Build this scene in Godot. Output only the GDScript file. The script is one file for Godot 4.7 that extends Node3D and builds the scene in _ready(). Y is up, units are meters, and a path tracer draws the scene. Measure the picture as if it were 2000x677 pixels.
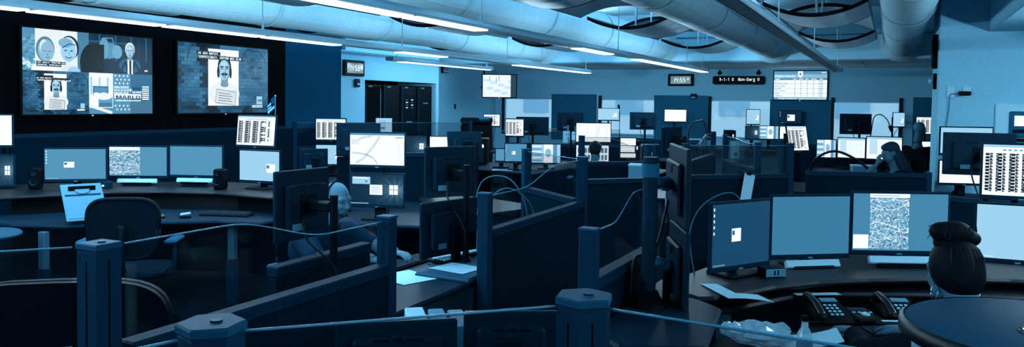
extends Node3D

var M := {}
var taken := {}
var cache := {}
var scr := {}
const CEIL := 3.7
const LAMP := 1.1
const TUBE := 0.46
const ADDED_UPLIGHT := 20.0

func _ready() -> void:
	view_and_light()
	make_materials()
	make_screens()
	build_shell()
	build_ceiling()
	build_walls_things()
	build_partitions()
	build_desks()
	build_monitors()
	build_people()
	build_clutter()

# ------------------------------------------------------------------ camera, sky, exposure
func view_and_light() -> void:
	var cam := Camera3D.new()
	cam.name = "camera"
	cam.projection = Camera3D.PROJECTION_FRUSTUM
	cam.near = 0.05
	cam.far = 200.0
	cam.size = 0.05 * 677.0 / 1530.0
	cam.frustum_offset = Vector2(0, -0.05 * 80.5 / 1530.0)
	cam.position = Vector3(0, 1.75, 0)
	cam.rotation = Vector3(deg_to_rad(-2.193), deg_to_rad(25.811), 0.013)
	add_child(cam)
	cam.current = true
	var env := Environment.new()
	env.background_mode = Environment.BG_SKY
	var sky := Sky.new()
	var sm := ProceduralSkyMaterial.new()
	sm.sky_top_color = Color(0.62, 0.79, 0.89)
	sm.sky_horizon_color = Color(0.80, 0.91, 0.97)
	sm.ground_bottom_color = Color(0.20, 0.34, 0.42)
	sm.ground_horizon_color = Color(0.45, 0.62, 0.72)
	sm.energy_multiplier = 2.0
	sky.sky_material = sm
	env.sky = sky
	env.tonemap_mode = Environment.TONE_MAPPER_LINEAR
	env.tonemap_exposure = 1.2
	env.sdfgi_enabled = true
	env.ssao_enabled = true
	env.ssil_enabled = true
	var we := WorldEnvironment.new()
	we.name = "world_environment"
	we.environment = env
	add_child(we)

# ------------------------------------------------------------------ materials
func mat(r: float, g: float, b: float, rough := 0.7, metal := 0.0) -> StandardMaterial3D:
	var m := StandardMaterial3D.new()
	m.albedo_color = Color(r / 255.0, g / 255.0, b / 255.0)
	m.roughness = rough
	m.metallic = metal
	m.metallic_specular = 0.5 if rough < 0.3 else (0.3 if rough < 0.5 else 0.16)
	return m

func grain(m: StandardMaterial3D, c1: Color, c2: Color, freq: float, scale: float, relief := 0.0) -> StandardMaterial3D:
	var n := FastNoiseLite.new()
	n.seed = 7
	n.frequency = freq
	n.fractal_octaves = 4
	var t := NoiseTexture2D.new()
	t.width = 256
	t.height = 256
	t.seamless = true
	t.noise = n
	var g := Gradient.new()
	g.set_color(0, c1)
	g.set_color(1, c2)
	t.color_ramp = g
	m.albedo_color = Color.WHITE
	m.albedo_texture = t
	m.uv1_triplanar = true
	m.uv1_world_triplanar = true
	m.uv1_scale = Vector3.ONE * scale
	if relief > 0.0:
		var t2 := NoiseTexture2D.new()
		t2.width = 256
		t2.height = 256
		t2.seamless = true
		t2.noise = n
		t2.as_normal_map = true
		m.normal_enabled = true
		m.normal_texture = t2
		m.normal_scale = relief
	return m

func c8(r: int, g: int, b: int) -> Color:
	return Color(r / 255.0, g / 255.0, b / 255.0)

func glow(r: float, g: float, b: float, e: float) -> StandardMaterial3D:
	var m := mat(20, 30, 38, 0.4)
	m.emission_enabled = true
	m.emission = Color(r / 255.0, g / 255.0, b / 255.0)
	m.emission_energy_multiplier = e
	return m

func make_materials() -> void:
	M.wall = grain(mat(0, 0, 0, 0.9), c8(122, 184, 212), c8(130, 192, 220), 0.05, 1.2)
	M.wall_panel = grain(mat(0, 0, 0, 0.9), c8(1, 56, 86), c8(3, 62, 94), 0.2, 3.0)
	M.wall_blue = grain(mat(0, 0, 0, 0.85), c8(30, 90, 122), c8(36, 98, 130), 0.15, 2.5)
	M.ceiling = mat(166, 204, 220, 0.9)
	M.soffit = mat(152, 204, 225, 0.85)
	M.tile = mat(206, 228, 238, 0.85)
	M.duct = grain(mat(0, 0, 0, 0.6), c8(156, 196, 214), c8(166, 206, 223), 0.02, 0.6, 0.15)
	M.duct_band = mat(150, 188, 204, 0.55)
	M.alu = mat(166, 202, 218, 0.45, 0.2)
	M.alu_dark = mat(84, 124, 148, 0.5, 0.2)
	M.lens_on = glow(215, 242, 255, 1.9)
	M.lens_off = mat(150, 188, 205, 0.5)
	M.cloud = mat(184, 214, 228, 0.35, 0.15)
	M.cloud_edge = mat(5, 10, 18, 0.7)
	M.black_wall = mat(1, 3, 7, 0.9)
	M.black = mat(2, 6, 11, 0.5)
	M.housing = mat(2, 31, 48, 0.5)
	M.black_gloss = mat(4, 9, 15, 0.22)
	M.plastic = mat(0, 13, 22, 0.5)
	M.lit_plastic = mat(2, 34, 52, 0.5)  # lighter copy of plastic, light put into the colour
	M.steel_blue = mat(16, 82, 114, 0.5)
	M.fabric = grain(mat(0, 0, 0, 0.95), c8(0, 22, 37), c8(1, 28, 45), 0.35, 6.0, 0.3)
	M.rail = mat(2, 36, 57, 0.6)
	M.post = grain(mat(0, 0, 0, 0.7), c8(0, 38, 60), c8(2, 45, 69), 0.3, 8.0)
	M.cap = mat(10, 62, 90, 0.6)
	var g := mat(1, 22, 36, 0.03)
	g.albedo_color.a = 0.18
	g.transparency = BaseMaterial3D.TRANSPARENCY_ALPHA
	g.metallic_specular = 0.3
	M.glass = g
	M.tabletop = grain(mat(0, 0, 0, 0.5), c8(8, 46, 68), c8(13, 56, 80), 0.3, 5.0)
	M.drum = mat(84, 136, 160, 0.6)
	var wg := mat(150, 200, 225, 0.05)
	wg.albedo_color.a = 0.12
	wg.transparency = BaseMaterial3D.TRANSPARENCY_ALPHA
	M.window_glass = wg
	M.glass_edge = mat(50, 118, 150, 0.25)  # pale tone paints the light caught along the glass edge
	M.desk = grain(mat(0, 0, 0, 0.5), c8(3, 28, 45), c8(6, 36, 54), 0.3, 5.0)
	M.desk_pale = grain(mat(0, 0, 0, 0.5), c8(22, 64, 86), c8(28, 72, 95), 0.3, 5.0)
	M.desk_edge = mat(0, 7, 13, 0.45)
	M.shelf = mat(1, 13, 23, 0.45)
	M.leg = mat(50, 94, 118, 0.45, 0.3)
	M.paper = mat(140, 186, 206, 0.8)
	M.paper_dim = mat(72, 122, 148, 0.8)
	M.ink = mat(16, 40, 58, 0.8)
	M.ink_mid = mat(70, 120, 148, 0.8)
	M.skin = mat(58, 98, 119, 0.55)
	M.skin_dim = mat(50, 86, 104, 0.55)
	M.hair = mat(3, 11, 18, 0.6)
	M.hair_mid = mat(18, 44, 60, 0.6)
	M.hair_grey = mat(64, 112, 136, 0.6)
	M.shirt = mat(8, 40, 62, 0.9)
	M.shirt_dark = mat(4, 14, 24, 0.9)
	M.chrome = mat(150, 190, 210, 0.2, 0.9)
	M.cable = mat(6, 14, 22, 0.4)
	M.cable_pale = mat(44, 92, 116, 0.5)
	M.key = mat(14, 36, 52, 0.5)
	M.key_pale = mat(130, 184, 208, 0.5)
	M.carpet = grain(mat(0, 0, 0, 1.0), c8(2, 14, 24), c8(6, 24, 37), 0.4, 4.0)
	M.window_frame = mat(10, 34, 52, 0.5)
	M.facade = mat(214, 226, 231, 0.9)
	M.facade_window = mat(140, 180, 202, 0.4)
	M.led = glow(225, 246, 255, 1.15)
	M.white_glow = glow(240, 250, 255, 1.25)
	M.text_dark = mat(20, 60, 90, 0.8)
	M.text_blue = glow(60, 130, 180, 1.0)
	M.mesh_back = grain(mat(0, 0, 0, 0.8), c8(0, 12, 22), c8(2, 20, 33), 0.5, 14.0, 0.5)
	var cl := mat(140, 190, 214, 0.15)
	cl.albedo_color.a = 0.45
	cl.transparency = BaseMaterial3D.TRANSPARENCY_ALPHA
	M.clear_plastic = cl
	M.clear_glass = cl

# ------------------------------------------------------------------ scene graph helpers
func numbered(s: String) -> String:
	var k: int = taken.get(s, 0)
	taken[s] = k + 1
	return s if k == 0 else "%s_%03d" % [s, k]

func thing(called: String, label: String, category: String, at := Vector3.ZERO, turn := 0.0, group := "") -> Node3D:
	var o := Node3D.new()
	o.name = numbered(called)
	add_child(o)
	o.position = at
	o.rotation_degrees.y = turn
	meta(o, label, category, group)
	return o

func meta(o: Node, label: String, category: String, group := "") -> void:
	o.set_meta("label", label)
	o.set_meta("category", category)
	o.set_meta("kind", "thing")
	if group != "":
		o.set_meta("group", group)

func part(p: Node, called: String, mesh: Mesh, m: Material, at := Vector3.ZERO, rot := Vector3.ZERO, label := "") -> MeshInstance3D:
	var o := MeshInstance3D.new()
	o.name = called
	o.mesh = mesh
	o.material_override = m
	o.cast_shadow = GeometryInstance3D.SHADOW_CASTING_SETTING_ON
	p.add_child(o, true)
	o.position = at
	o.rotation_degrees = rot
	if label != "":
		o.set_meta("label", label)
	return o

func solo(called: String, label: String, category: String, mesh: Mesh, m: Material, at := Vector3.ZERO, rot := Vector3.ZERO, group := "") -> MeshInstance3D:
	var o := part(self, numbered(called), mesh, m, at, rot)
	meta(o, label, category, group)
	return o

func struct(called: String, mesh: Mesh, m: Material, at := Vector3.ZERO, rot := Vector3.ZERO) -> MeshInstance3D:
	var o := part(self, called, mesh, m, at, rot)
	o.set_meta("kind", "structure")
	return o

# ------------------------------------------------------------------ mesh helpers
func tri(st: SurfaceTool, a: Vector3, b: Vector3, c: Vector3, out: Vector3) -> void:
	if (b - a).cross(c - a).dot(out) > 0.0:
		st.add_vertex(a); st.add_vertex(c); st.add_vertex(b)
	else:
		st.add_vertex(a); st.add_vertex(b); st.add_vertex(c)

func quad(st: SurfaceTool, a: Vector3, b: Vector3, c: Vector3, d: Vector3, out: Vector3) -> void:
	tri(st, a, b, c, out)
	tri(st, a, c, d, out)

func begin() -> SurfaceTool:
	var st := SurfaceTool.new()
	st.begin(Mesh.PRIMITIVE_TRIANGLES)
	return st

func done(st: SurfaceTool, smooth := false) -> ArrayMesh:
	if smooth:
		st.index()
	st.generate_normals()
	return st.commit()

func add_box(st: SurfaceTool, ctr: Vector3, s: Vector3, b := 0.0) -> void:
	var h := s * 0.5
	b = minf(b, minf(h.x, minf(h.y, h.z)) * 0.9)
	st.set_smooth_group(-1)
	for ax in 3:
		var u := (ax + 1) % 3
		var v := (ax + 2) % 3
		for sg in [-1.0, 1.0]:
			var n := Vector3.ZERO
			n[ax] = sg
			var q := []
			for k in [[-1, -1], [1, -1], [1, 1], [-1, 1]]:
				var p := Vector3.ZERO
				p[ax] = sg * h[ax]
				p[u] = k[0] * (h[u] - b)
				p[v] = k[1] * (h[v] - b)
				q.append(ctr + p)
			quad(st, q[0], q[1], q[2], q[3], n)
	if b <= 0.0:
		return
	for ax in 3:
		var u := (ax + 1) % 3
		var v := (ax + 2) % 3
		for su in [-1.0, 1.0]:
			for sv in [-1.0, 1.0]:
				var q := []
				for k in [[-1, 0], [1, 0], [1, 1], [-1, 1]]:
					var p := Vector3.ZERO
					p[ax] = k[0] * (h[ax] - b)
					p[u] = su * (h[u] - (b if k[1] == 1 else 0.0))
					p[v] = sv * (h[v] - (0.0 if k[1] == 1 else b))
					q.append(ctr + p)
				var n := Vector3.ZERO
				n[u] = su
				n[v] = sv
				quad(st, q[0], q[1], q[2], q[3], n)
	for sx in [-1.0, 1.0]:
		for sy in [-1.0, 1.0]:
			for sz in [-1.0, 1.0]:
				var o := Vector3(sx, sy, sz)
				tri(st, ctr + o * Vector3(h.x, h.y - b, h.z - b), ctr + o * Vector3(h.x - b, h.y, h.z - b), ctr + o * Vector3(h.x - b, h.y - b, h.z), o)

func bx(x: float, y: float, z: float, b := 0.004) -> ArrayMesh:
	var key := "b%.4f,%.4f,%.4f,%.4f" % [x, y, z, b]
	if not cache.has(key):
		var st := begin()
		add_box(st, Vector3.ZERO, Vector3(x, y, z), b)
		cache[key] = done(st)
	return cache[key]

func cyl(r1: float, r2: float, h: float, seg := 16) -> Mesh:
	var key := "c%.4f,%.4f,%.4f,%d" % [r1, r2, h, seg]
	if not cache.has(key):
		var c := CylinderMesh.new()
		c.bottom_radius = r1
		c.top_radius = r2
		c.height = h
		c.radial_segments = seg
		c.rings = 1
		cache[key] = c
	return cache[key]

func ball(r: float, hgt := 0.0) -> Mesh:
	var s := SphereMesh.new()
	s.radius = r
	s.height = hgt if hgt > 0.0 else r * 2.0
	s.radial_segments = 20
	s.rings = 12
	return s

# swept round bar through points
func tube(pts: Array, r: float, seg := 8, squash := 1.0) -> ArrayMesh:
	var st := begin()
	st.set_smooth_group(0)
	var n := pts.size()
	var rings := []
	var side := Vector3.ZERO
	for i in n:
		var t: Vector3 = ((pts[mini(i + 1, n - 1)] as Vector3) - (pts[maxi(i - 1, 0)] as Vector3)).normalized()
		if i == 0:
			side = t.cross(Vector3.UP)
			if side.length() < 0.1:
				side = t.cross(Vector3.RIGHT)
		side = (side - t * side.dot(t)).normalized()
		var up := side.cross(t).normalized()
		var ring := []
		for k in seg:
			var a := TAU * k / seg
			ring.append((pts[i] as Vector3) + side * cos(a) * r + up * sin(a) * r * squash)
		rings.append(ring)
	for i in n - 1:
		for k in seg:
			var k2 := (k + 1) % seg
			var o: Vector3 = (rings[i][k] as Vector3) - (pts[i] as Vector3)
			quad(st, rings[i][k], rings[i][k2], rings[i + 1][k2], rings[i + 1][k], o)
	for e in [0, n - 1]:
		var dirn: Vector3 = ((pts[0] as Vector3) - (pts[1] as Vector3)) if e == 0 else ((pts[n - 1] as Vector3) - (pts[n - 2] as Vector3))
		for k in seg:
			tri(st, pts[e], rings[e][k], rings[e][(k + 1) % seg], dirn)
	return done(st)

func curve(pts: Array, per := 6) -> Array:
	var out := []
	var n := pts.size()
	for i in n - 1:
		for k in per:
			out.append((pts[i] as Vector3).cubic_interpolate(pts[i + 1], pts[maxi(i - 1, 0)], pts[mini(i + 2, n - 1)], float(k) / per))
	out.append(pts[n - 1])
	return out

# turned profile: points (radius, height)
func lathe(prof: Array, seg := 20) -> ArrayMesh:
	var st := begin()
	st.set_smooth_group(0)
	for i in prof.size() - 1:
		var a: Vector2 = prof[i]
		var b: Vector2 = prof[i + 1]
		var nn := Vector2(b.y - a.y, a.x - b.x)
		for k in seg:
			var t1 := TAU * k / seg
			var t2 := TAU * (k + 1) / seg
			var o := Vector3(cos(t1) * nn.x, nn.y, sin(t1) * nn.x)
			var p1 := Vector3(cos(t1) * a.x, a.y, sin(t1) * a.x)
			var p2 := Vector3(cos(t2) * a.x, a.y, sin(t2) * a.x)
			var p3 := Vector3(cos(t2) * b.x, b.y, sin(t2) * b.x)
			var p4 := Vector3(cos(t1) * b.x, b.y, sin(t1) * b.x)
			if a.x > 1e-5:
				tri(st, p1, p2, p3, o)
			if b.x > 1e-5:
				tri(st, p1, p3, p4, o)
	return done(st)

# plan outline (x, z) raised from y0 to y1 with a softened edge
func slab(poly: PackedVector2Array, y0: float, y1: float, r := 0.012) -> ArrayMesh:
	var st := begin()
	st.set_smooth_group(-1)
	if Geometry2D.is_polygon_clockwise(poly):
		poly = poly.duplicate()
		poly.reverse()
	var n := poly.size()
	var inner := PackedVector2Array()
	for i in n:
		var d1 := (poly[i] - poly[(i + n - 1) % n]).normalized()
		var d2 := (poly[(i + 1) % n] - poly[i]).normalized()
		var nn := Vector2(-d1.y - d2.y, d1.x + d2.x)
		if nn.length() < 0.2:
			nn = Vector2(-d1.y, d1.x)
		inner.append(poly[i] + nn.normalized() * r)
	var rings := [[inner, y1], [poly, y1 - r], [poly, y0 + r], [inner, y0]]
	for k in 3:
		var pa: PackedVector2Array = rings[k][0]
		var pb: PackedVector2Array = rings[k + 1][0]
		for i in n:
			var j := (i + 1) % n
			var dd := poly[j] - poly[i]
			var o := Vector3(dd.y, 0.0, -dd.x)
			quad(st, Vector3(pa[i].x, rings[k][1], pa[i].y), Vector3(pa[j].x, rings[k][1], pa[j].y), Vector3(pb[j].x, rings[k + 1][1], pb[j].y), Vector3(pb[i].x, rings[k + 1][1], pb[i].y), o)
	var ix := Geometry2D.triangulate_polygon(inner)
	for k in range(0, ix.size(), 3):
		for e in [[y1, Vector3.UP], [y0, Vector3.DOWN]]:
			tri(st, Vector3(inner[ix[k]].x, e[0], inner[ix[k]].y), Vector3(inner[ix[k + 1]].x, e[0], inner[ix[k + 1]].y), Vector3(inner[ix[k + 2]].x, e[0], inner[ix[k + 2]].y), e[1])
	return done(st)

# upright outline (x, y) given a thickness along z
func prism(poly: PackedVector2Array, depth: float, smooth_face := false) -> ArrayMesh:
	var st := begin()
	st.set_smooth_group(-1)
	if Geometry2D.is_polygon_clockwise(poly):
		poly = poly.duplicate()
		poly.reverse()
	var n := poly.size()
	var h := depth * 0.5
	for i in n:
		var j := (i + 1) % n
		var d := poly[j] - poly[i]
		quad(st, Vector3(poly[i].x, poly[i].y, h), Vector3(poly[j].x, poly[j].y, h), Vector3(poly[j].x, poly[j].y, -h), Vector3(poly[i].x, poly[i].y, -h), Vector3(d.y, -d.x, 0))
	var ix := Geometry2D.triangulate_polygon(poly)
	for k in range(0, ix.size(), 3):
		for s in [h, -h]:
			tri(st, Vector3(poly[ix[k]].x, poly[ix[k]].y, s), Vector3(poly[ix[k + 1]].x, poly[ix[k + 1]].y, s), Vector3(poly[ix[k + 2]].x, poly[ix[k + 2]].y, s), Vector3(0, 0, s))
	return done(st)

func round_rect(w: float, h: float, r: float, n := 4) -> PackedVector2Array:
	var p := PackedVector2Array()
	for c in [[1, 1, 0.0], [-1, 1, PI / 2], [-1, -1, PI], [1, -1, PI * 1.5]]:
		for k in n + 1:
			var a: float = c[2] + PI / 2 * k / n
			p.append(Vector2(c[0] * (w / 2 - r) + cos(a) * r, c[1] * (h / 2 - r) + sin(a) * r))
	return p

func arc_band(cx: float, cz: float, r1: float, r2: float, a0: float, a1: float, n := 20) -> PackedVector2Array:
	var p := PackedVector2Array()
	for k in n + 1:
		var a := deg_to_rad(lerpf(a0, a1, float(k) / n))
		p.append(Vector2(cx + cos(a) * r2, cz + sin(a) * r2))
	for k in n + 1:
		var a := deg_to_rad(lerpf(a1, a0, float(k) / n))
		p.append(Vector2(cx + cos(a) * r1, cz + sin(a) * r1))
	return p

func face(w: float, h: float) -> Mesh:
	var key := "q%.4f,%.4f" % [w, h]
	if not cache.has(key):
		var q := QuadMesh.new()
		q.size = Vector2(w, h)
		cache[key] = q
	return cache[key]

# flat lettering, scaled to the given width in metres
func words(p: Node, text: String, width: float, m: Material, at: Vector3, font := "Droid Sans", stretch := 1.0) -> MeshInstance3D:
	var f := SystemFont.new()
	f.font_names = PackedStringArray([font])
	f.font_weight = 700
	var t := TextMesh.new()
	t.font = f
	t.text = text
	t.font_size = 32
	t.pixel_size = 0.01
	t.depth = 0.002
	t.curve_step = 3.0
	t.pixel_size = 0.01 * width / maxf(t.get_aabb().size.x, 0.001)
	t.depth = 0.002
	var o := part(p, "lettering", t, m, at)
	o.scale = Vector3(1, stretch, 1)
	return o

# ------------------------------------------------------------------ smooth bodies: tapered limbs and ellipsoids joined, meshed as surface nets
# bone: [from, to, radius, radius] or [centre, radii]
func blob(bones: Array, cell: float, k: float) -> ArrayMesh:
	var lo := Vector3.INF
	var hi := -Vector3.INF
	for b in bones:
		if b.size() == 2:
			lo = lo.min(b[0] - b[1]); hi = hi.max(b[0] + b[1])
		else:
			var r := maxf(b[2], b[3])
			lo = lo.min((b[0] as Vector3).min(b[1]) - Vector3.ONE * r)
			hi = hi.max((b[0] as Vector3).max(b[1]) + Vector3.ONE * r)
	var pad := cell * 3.0 + 1.2 / k
	lo -= Vector3.ONE * pad
	hi += Vector3.ONE * pad
	var nx := int((hi.x - lo.x) / cell) + 2
	var ny := int((hi.y - lo.y) / cell) + 2
	var nz := int((hi.z - lo.z) / cell) + 2
	var sum := PackedFloat32Array()
	sum.resize(nx * ny * nz)
	var reach := 3.0 / k + cell * 2.0
	for b in bones:
		var blo: Vector3
		var bhi: Vector3
		var ell: bool = b.size() == 2
		if ell:
			blo = b[0] - b[1]; bhi = b[0] + b[1]
		else:
			var r := maxf(b[2], b[3])
			blo = (b[0] as Vector3).min(b[1]) - Vector3.ONE * r
			bhi = (b[0] as Vector3).max(b[1]) + Vector3.ONE * r
		var i0 := ((blo - lo - Vector3.ONE * reach) / cell).floor().max(Vector3.ZERO)
		var i1 := ((bhi - lo + Vector3.ONE * reach) / cell).ceil()
		var x1 := mini(int(i1.x), nx - 1)
		var y1 := mini(int(i1.y), ny - 1)
		var z1 := mini(int(i1.z), nz - 1)
		var a: Vector3 = b[0]
		var rad := Vector3.ONE
		var ab := Vector3.ONE
		var ra := 0.0
		var rb := 0.0
		var l2 := 1.0
		var mr := 1.0
		if ell:
			rad = b[1]
			mr = minf(rad.x, minf(rad.y, rad.z))
		else:
			ab = (b[1] as Vector3) - a
			ra = b[2]; rb = b[3]
			l2 = maxf(ab.length_squared(), 1e-8)
		for iz in range(int(i0.z), z1 + 1):
			for iy in range(int(i0.y), y1 + 1):
				var at := (iz * ny + iy) * nx
				for ix in range(int(i0.x), x1 + 1):
					var p := Vector3(lo.x + ix * cell, lo.y + iy * cell, lo.z + iz * cell) - a
					var d: float
					if ell:
						var q := p / rad
						var l := q.length()
						d = (l - 1.0) * l / maxf((q / rad).length(), 1e-5) if l > 0.3 else -mr * 0.7
					else:
						var t := clampf(p.dot(ab) / l2, 0.0, 1.0)
						d = (p - ab * t).length() - lerpf(ra, rb, t)
					if d < reach:
						sum[at + ix] += exp(-k * maxf(d, -reach * 2.0))
	var val := PackedFloat32Array()
	val.resize(sum.size())
	for i in sum.size():
		val[i] = -log(sum[i]) / k if sum[i] > 1e-9 else 1.0
	var idx := PackedInt32Array()
	idx.resize(val.size())
	idx.fill(-1)
	var verts := PackedVector3Array()
	var norms := PackedVector3Array()
	var near := cell * 1.8
	var offs := [0, 1, nx, nx + 1, nx * ny, nx * ny + 1, nx * ny + nx, nx * ny + nx + 1]
	for iz in range(0, nz - 1):
		for iy in range(0, ny - 1):
			var at := (iz * ny + iy) * nx
			for ix in range(0, nx - 1):
				var i := at + ix
				if absf(val[i]) > near:
					continue
				var neg := 0
				for o in offs:
					if val[i + o] < 0.0:
						neg += 1
				if neg == 0 or neg == 8:
					continue
				var acc := Vector3.ZERO
				var cnt := 0
				for e in [[0, 1], [2, 3], [4, 5], [6, 7], [0, 2], [1, 3], [4, 6], [5, 7], [0, 4], [1, 5], [2, 6], [3, 7]]:
					var va := val[i + offs[e[0]]]
					var vb := val[i + offs[e[1]]]
					if (va < 0.0) != (vb < 0.0):
						var t := va / (va - vb)
						var pa := Vector3(e[0] & 1, (e[0] >> 1) & 1, e[0] >> 2)
						var pb := Vector3(e[1] & 1, (e[1] >> 1) & 1, e[1] >> 2)
						acc += pa.lerp(pb, t)
						cnt += 1
				idx[i] = verts.size()
				verts.append(lo + (Vector3(ix, iy, iz) + acc / cnt) * cell)
				norms.append(Vector3(val[i + 1] + val[i + nx + 1] + val[i + offs[5]] + val[i + offs[7]] - val[i] - val[i + nx] - val[i + offs[4]] - val[i + offs[6]], val[i + nx] + val[i + nx + 1] + val[i + offs[6]] + val[i + offs[7]] - val[i] - val[i + 1] - val[i + offs[4]] - val[i + offs[5]], val[i + offs[4]] + val[i + offs[5]] + val[i + offs[6]] + val[i + offs[7]] - val[i] - val[i + 1] - val[i + nx] - val[i + nx + 1]).normalized())
	var tris := PackedInt32Array()
	var sx := 1
	var sy := nx
	var sz := nx * ny
	for iz in range(1, nz - 1):
		for iy in range(1, ny - 1):
			var at := (iz * ny + iy) * nx
			for ix in range(1, nx - 1):
				var i := at + ix
				var v := val[i]
				if absf(v) > near:
					continue
				for e in [[sx, sy, sz], [sy, sz, sx], [sz, sx, sy]]:
					var w := val[i + e[0]]
					if (v < 0.0) == (w < 0.0):
						continue
					var a := idx[i]
					var b := idx[i - e[1]]
					var c := idx[i - e[1] - e[2]]
					var d := idx[i - e[2]]
					if a < 0 or b < 0 or c < 0 or d < 0:
						continue
					if v < 0.0:
						tris.append_array(PackedInt32Array([a, c, b, a, d, c]))
					else:
						tris.append_array(PackedInt32Array([a, b, c, a, c, d]))
	var arr := []
	arr.resize(Mesh.ARRAY_MAX)
	arr[Mesh.ARRAY_VERTEX] = verts
	arr[Mesh.ARRAY_NORMAL] = norms
	arr[Mesh.ARRAY_INDEX] = tris
	var am := ArrayMesh.new()
	am.add_surface_from_arrays(Mesh.PRIMITIVE_TRIANGLES, arr)
	return am

# ------------------------------------------------------------------ pictures shown on screens
const W8 := Color(0.95, 0.985, 1.0)
const PALE := Color(0.60, 0.80, 0.91)
const MID := Color(0.31, 0.56, 0.70)
const DIM := Color(0.12, 0.35, 0.50)
const DEEP := Color(0.03, 0.15, 0.24)
const NIGHT := Color(0.01, 0.05, 0.09)

func canvas(w: int, h: int, c: Color) -> Image:
	var im := Image.create_empty(w, h, false, Image.FORMAT_RGB8)
	im.fill(c)
	return im

func box(im: Image, x: float, y: float, w: float, h: float, c: Color) -> void:
	im.fill_rect(Rect2i(roundi(x), roundi(y), maxi(1, roundi(w)), maxi(1, roundi(h))), c)

func oval(im: Image, cx: float, cy: float, rx: float, ry: float, c: Color) -> void:
	for y in range(maxi(0, int(cy - ry)), mini(im.get_height(), int(cy + ry) + 1)):
		var t := (y + 0.5 - cy) / ry
		if absf(t) >= 1.0:
			continue
		var hw := rx * sqrt(1.0 - t * t)
		var x0 := maxi(0, roundi(cx - hw))
		var x1 := mini(im.get_width(), roundi(cx + hw))
		if x1 > x0:
			im.fill_rect(Rect2i(x0, y, x1 - x0, 1), c)

func line(im: Image, pts: Array, w: float, c: Color) -> void:
	for i in pts.size() - 1:
		var a: Vector2 = pts[i]
		var b: Vector2 = pts[i + 1]
		var n := maxi(1, int(a.distance_to(b)))
		for k in n + 1:
			var p := a.lerp(b, float(k) / n)
			var r := Rect2i(roundi(p.x - w / 2), roundi(p.y - w / 2), maxi(1, roundi(w)), maxi(1, roundi(w))).intersection(Rect2i(0, 0, im.get_width(), im.get_height()))
			if r.size.x > 0 and r.size.y > 0:
				im.fill_rect(r, c)

func street_map(im: Image, x: int, y: int, w: int, h: int, sd: int) -> void:
	var rg := RandomNumberGenerator.new()
	rg.seed = sd
	box(im, x, y, w, h, MID.lerp(PALE, 0.35))
	for i in 620:
		var a := Vector2(x + rg.randf() * w, y + rg.randf() * h)
		var ang := (rg.randi() % 2) * PI / 2 + (0.5 if a.x < x + w * 0.5 else -0.4) + rg.randf_range(-0.2, 0.2)
		var b := a + Vector2(cos(ang), sin(ang)) * rg.randf_range(4, 16)
		b = b.clamp(Vector2(x, y), Vector2(x + w - 1, y + h - 1))
		line(im, [a, b], rg.randf_range(1, 1.9), W8 if rg.randf() < 0.62 else DEEP.lerp(MID, 0.3))
	for i in 5:
		var p := [Vector2(x, y + rg.randf() * h)]
		for k in 5:
			p.append((p[-1] as Vector2) + Vector2(w / 5.0, rg.randf_range(-14, 14)))
		for q in p.size():
			p[q] = (p[q] as Vector2).clamp(Vector2(x, y), Vector2(x + w - 1, y + h - 1))
		line(im, p, 2, W8)

# a plain generic head and shoulders; s is half the head height
func portrait(im: Image, cx: float, cy: float, s: float, skin: Color, hair: Color, coat: Color, look := "short") -> void:
	var dark := skin.darkened(0.28)
	oval(im, cx, cy + s * 2.0, s * 1.6, s * 0.95, coat)
	box(im, cx - s * 0.36, cy + s * 0.5, s * 0.72, s * 0.75, dark)
	oval(im, cx, cy + s * 1.28, s * 0.42, s * 0.2, dark)
	if look == "long":
		oval(im, cx, cy + s * 0.05, s * 0.86, s * 1.06, hair)
	oval(im, cx - s * 0.64, cy + s * 0.1, s * 0.12, s * 0.22, dark)
	oval(im, cx + s * 0.64, cy + s * 0.1, s * 0.12, s * 0.22, dark)
	oval(im, cx, cy - s * 0.2, s * 0.70, s * 0.82, hair)
	oval(im, cx, cy + s * 0.12, s * 0.62, s * 0.86, dark)
	oval(im, cx - s * 0.06, cy + s * 0.10, s * 0.53, s * 0.80, skin)
	oval(im, cx - s * 0.08, cy - s * 0.30, s * 0.38, s * 0.26, skin.lightened(0.12))
	for e in [-1.0, 1.0]:
		oval(im, cx + e * s * 0.26, cy - s * 0.02, s * 0.17, s * 0.10, dark)
		oval(im, cx + e * s * 0.26, cy + s * 0.0, s * 0.11, s * 0.055, skin.lightened(0.35))
		oval(im, cx + e * s * 0.26, cy + s * 0.0, s * 0.055, s * 0.06, NIGHT)
		line(im, [Vector2(cx + e * s * 0.42, cy - s * 0.12), Vector2(cx + e * s * 0.26, cy - s * 0.18), Vector2(cx + e * s * 0.11, cy - s * 0.14)], maxf(1.0, s * 0.08), hair.lerp(skin, 0.2))
	line(im, [Vector2(cx + s * 0.06, cy - s * 0.05), Vector2(cx + s * 0.12, cy + s * 0.28)], maxf(1.0, s * 0.07), dark)
	line(im, [Vector2(cx - s * 0.10, cy + s * 0.31), Vector2(cx + s * 0.12, cy + s * 0.31)], maxf(1.0, s * 0.06), dark.darkened(0.3))
	if look == "moustache":
		oval(im, cx - s * 0.15, cy + s * 0.44, s * 0.19, s * 0.09, hair)
		oval(im, cx + s * 0.15, cy + s * 0.44, s * 0.19, s * 0.09, hair)
		for e in [-1.0, 1.0]:
			oval(im, cx + e * s * 0.64, cy + s * 0.28, s * 0.13, s * 0.48, hair)
	line(im, [Vector2(cx - s * 0.18, cy + s * 0.58), Vector2(cx, cy + s * 0.60), Vector2(cx + s * 0.18, cy + s * 0.58)], maxf(1.0, s * 0.06), dark.darkened(0.4))
	oval(im, cx, cy + s * 0.74, s * 0.16, s * 0.06, dark)

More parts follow.
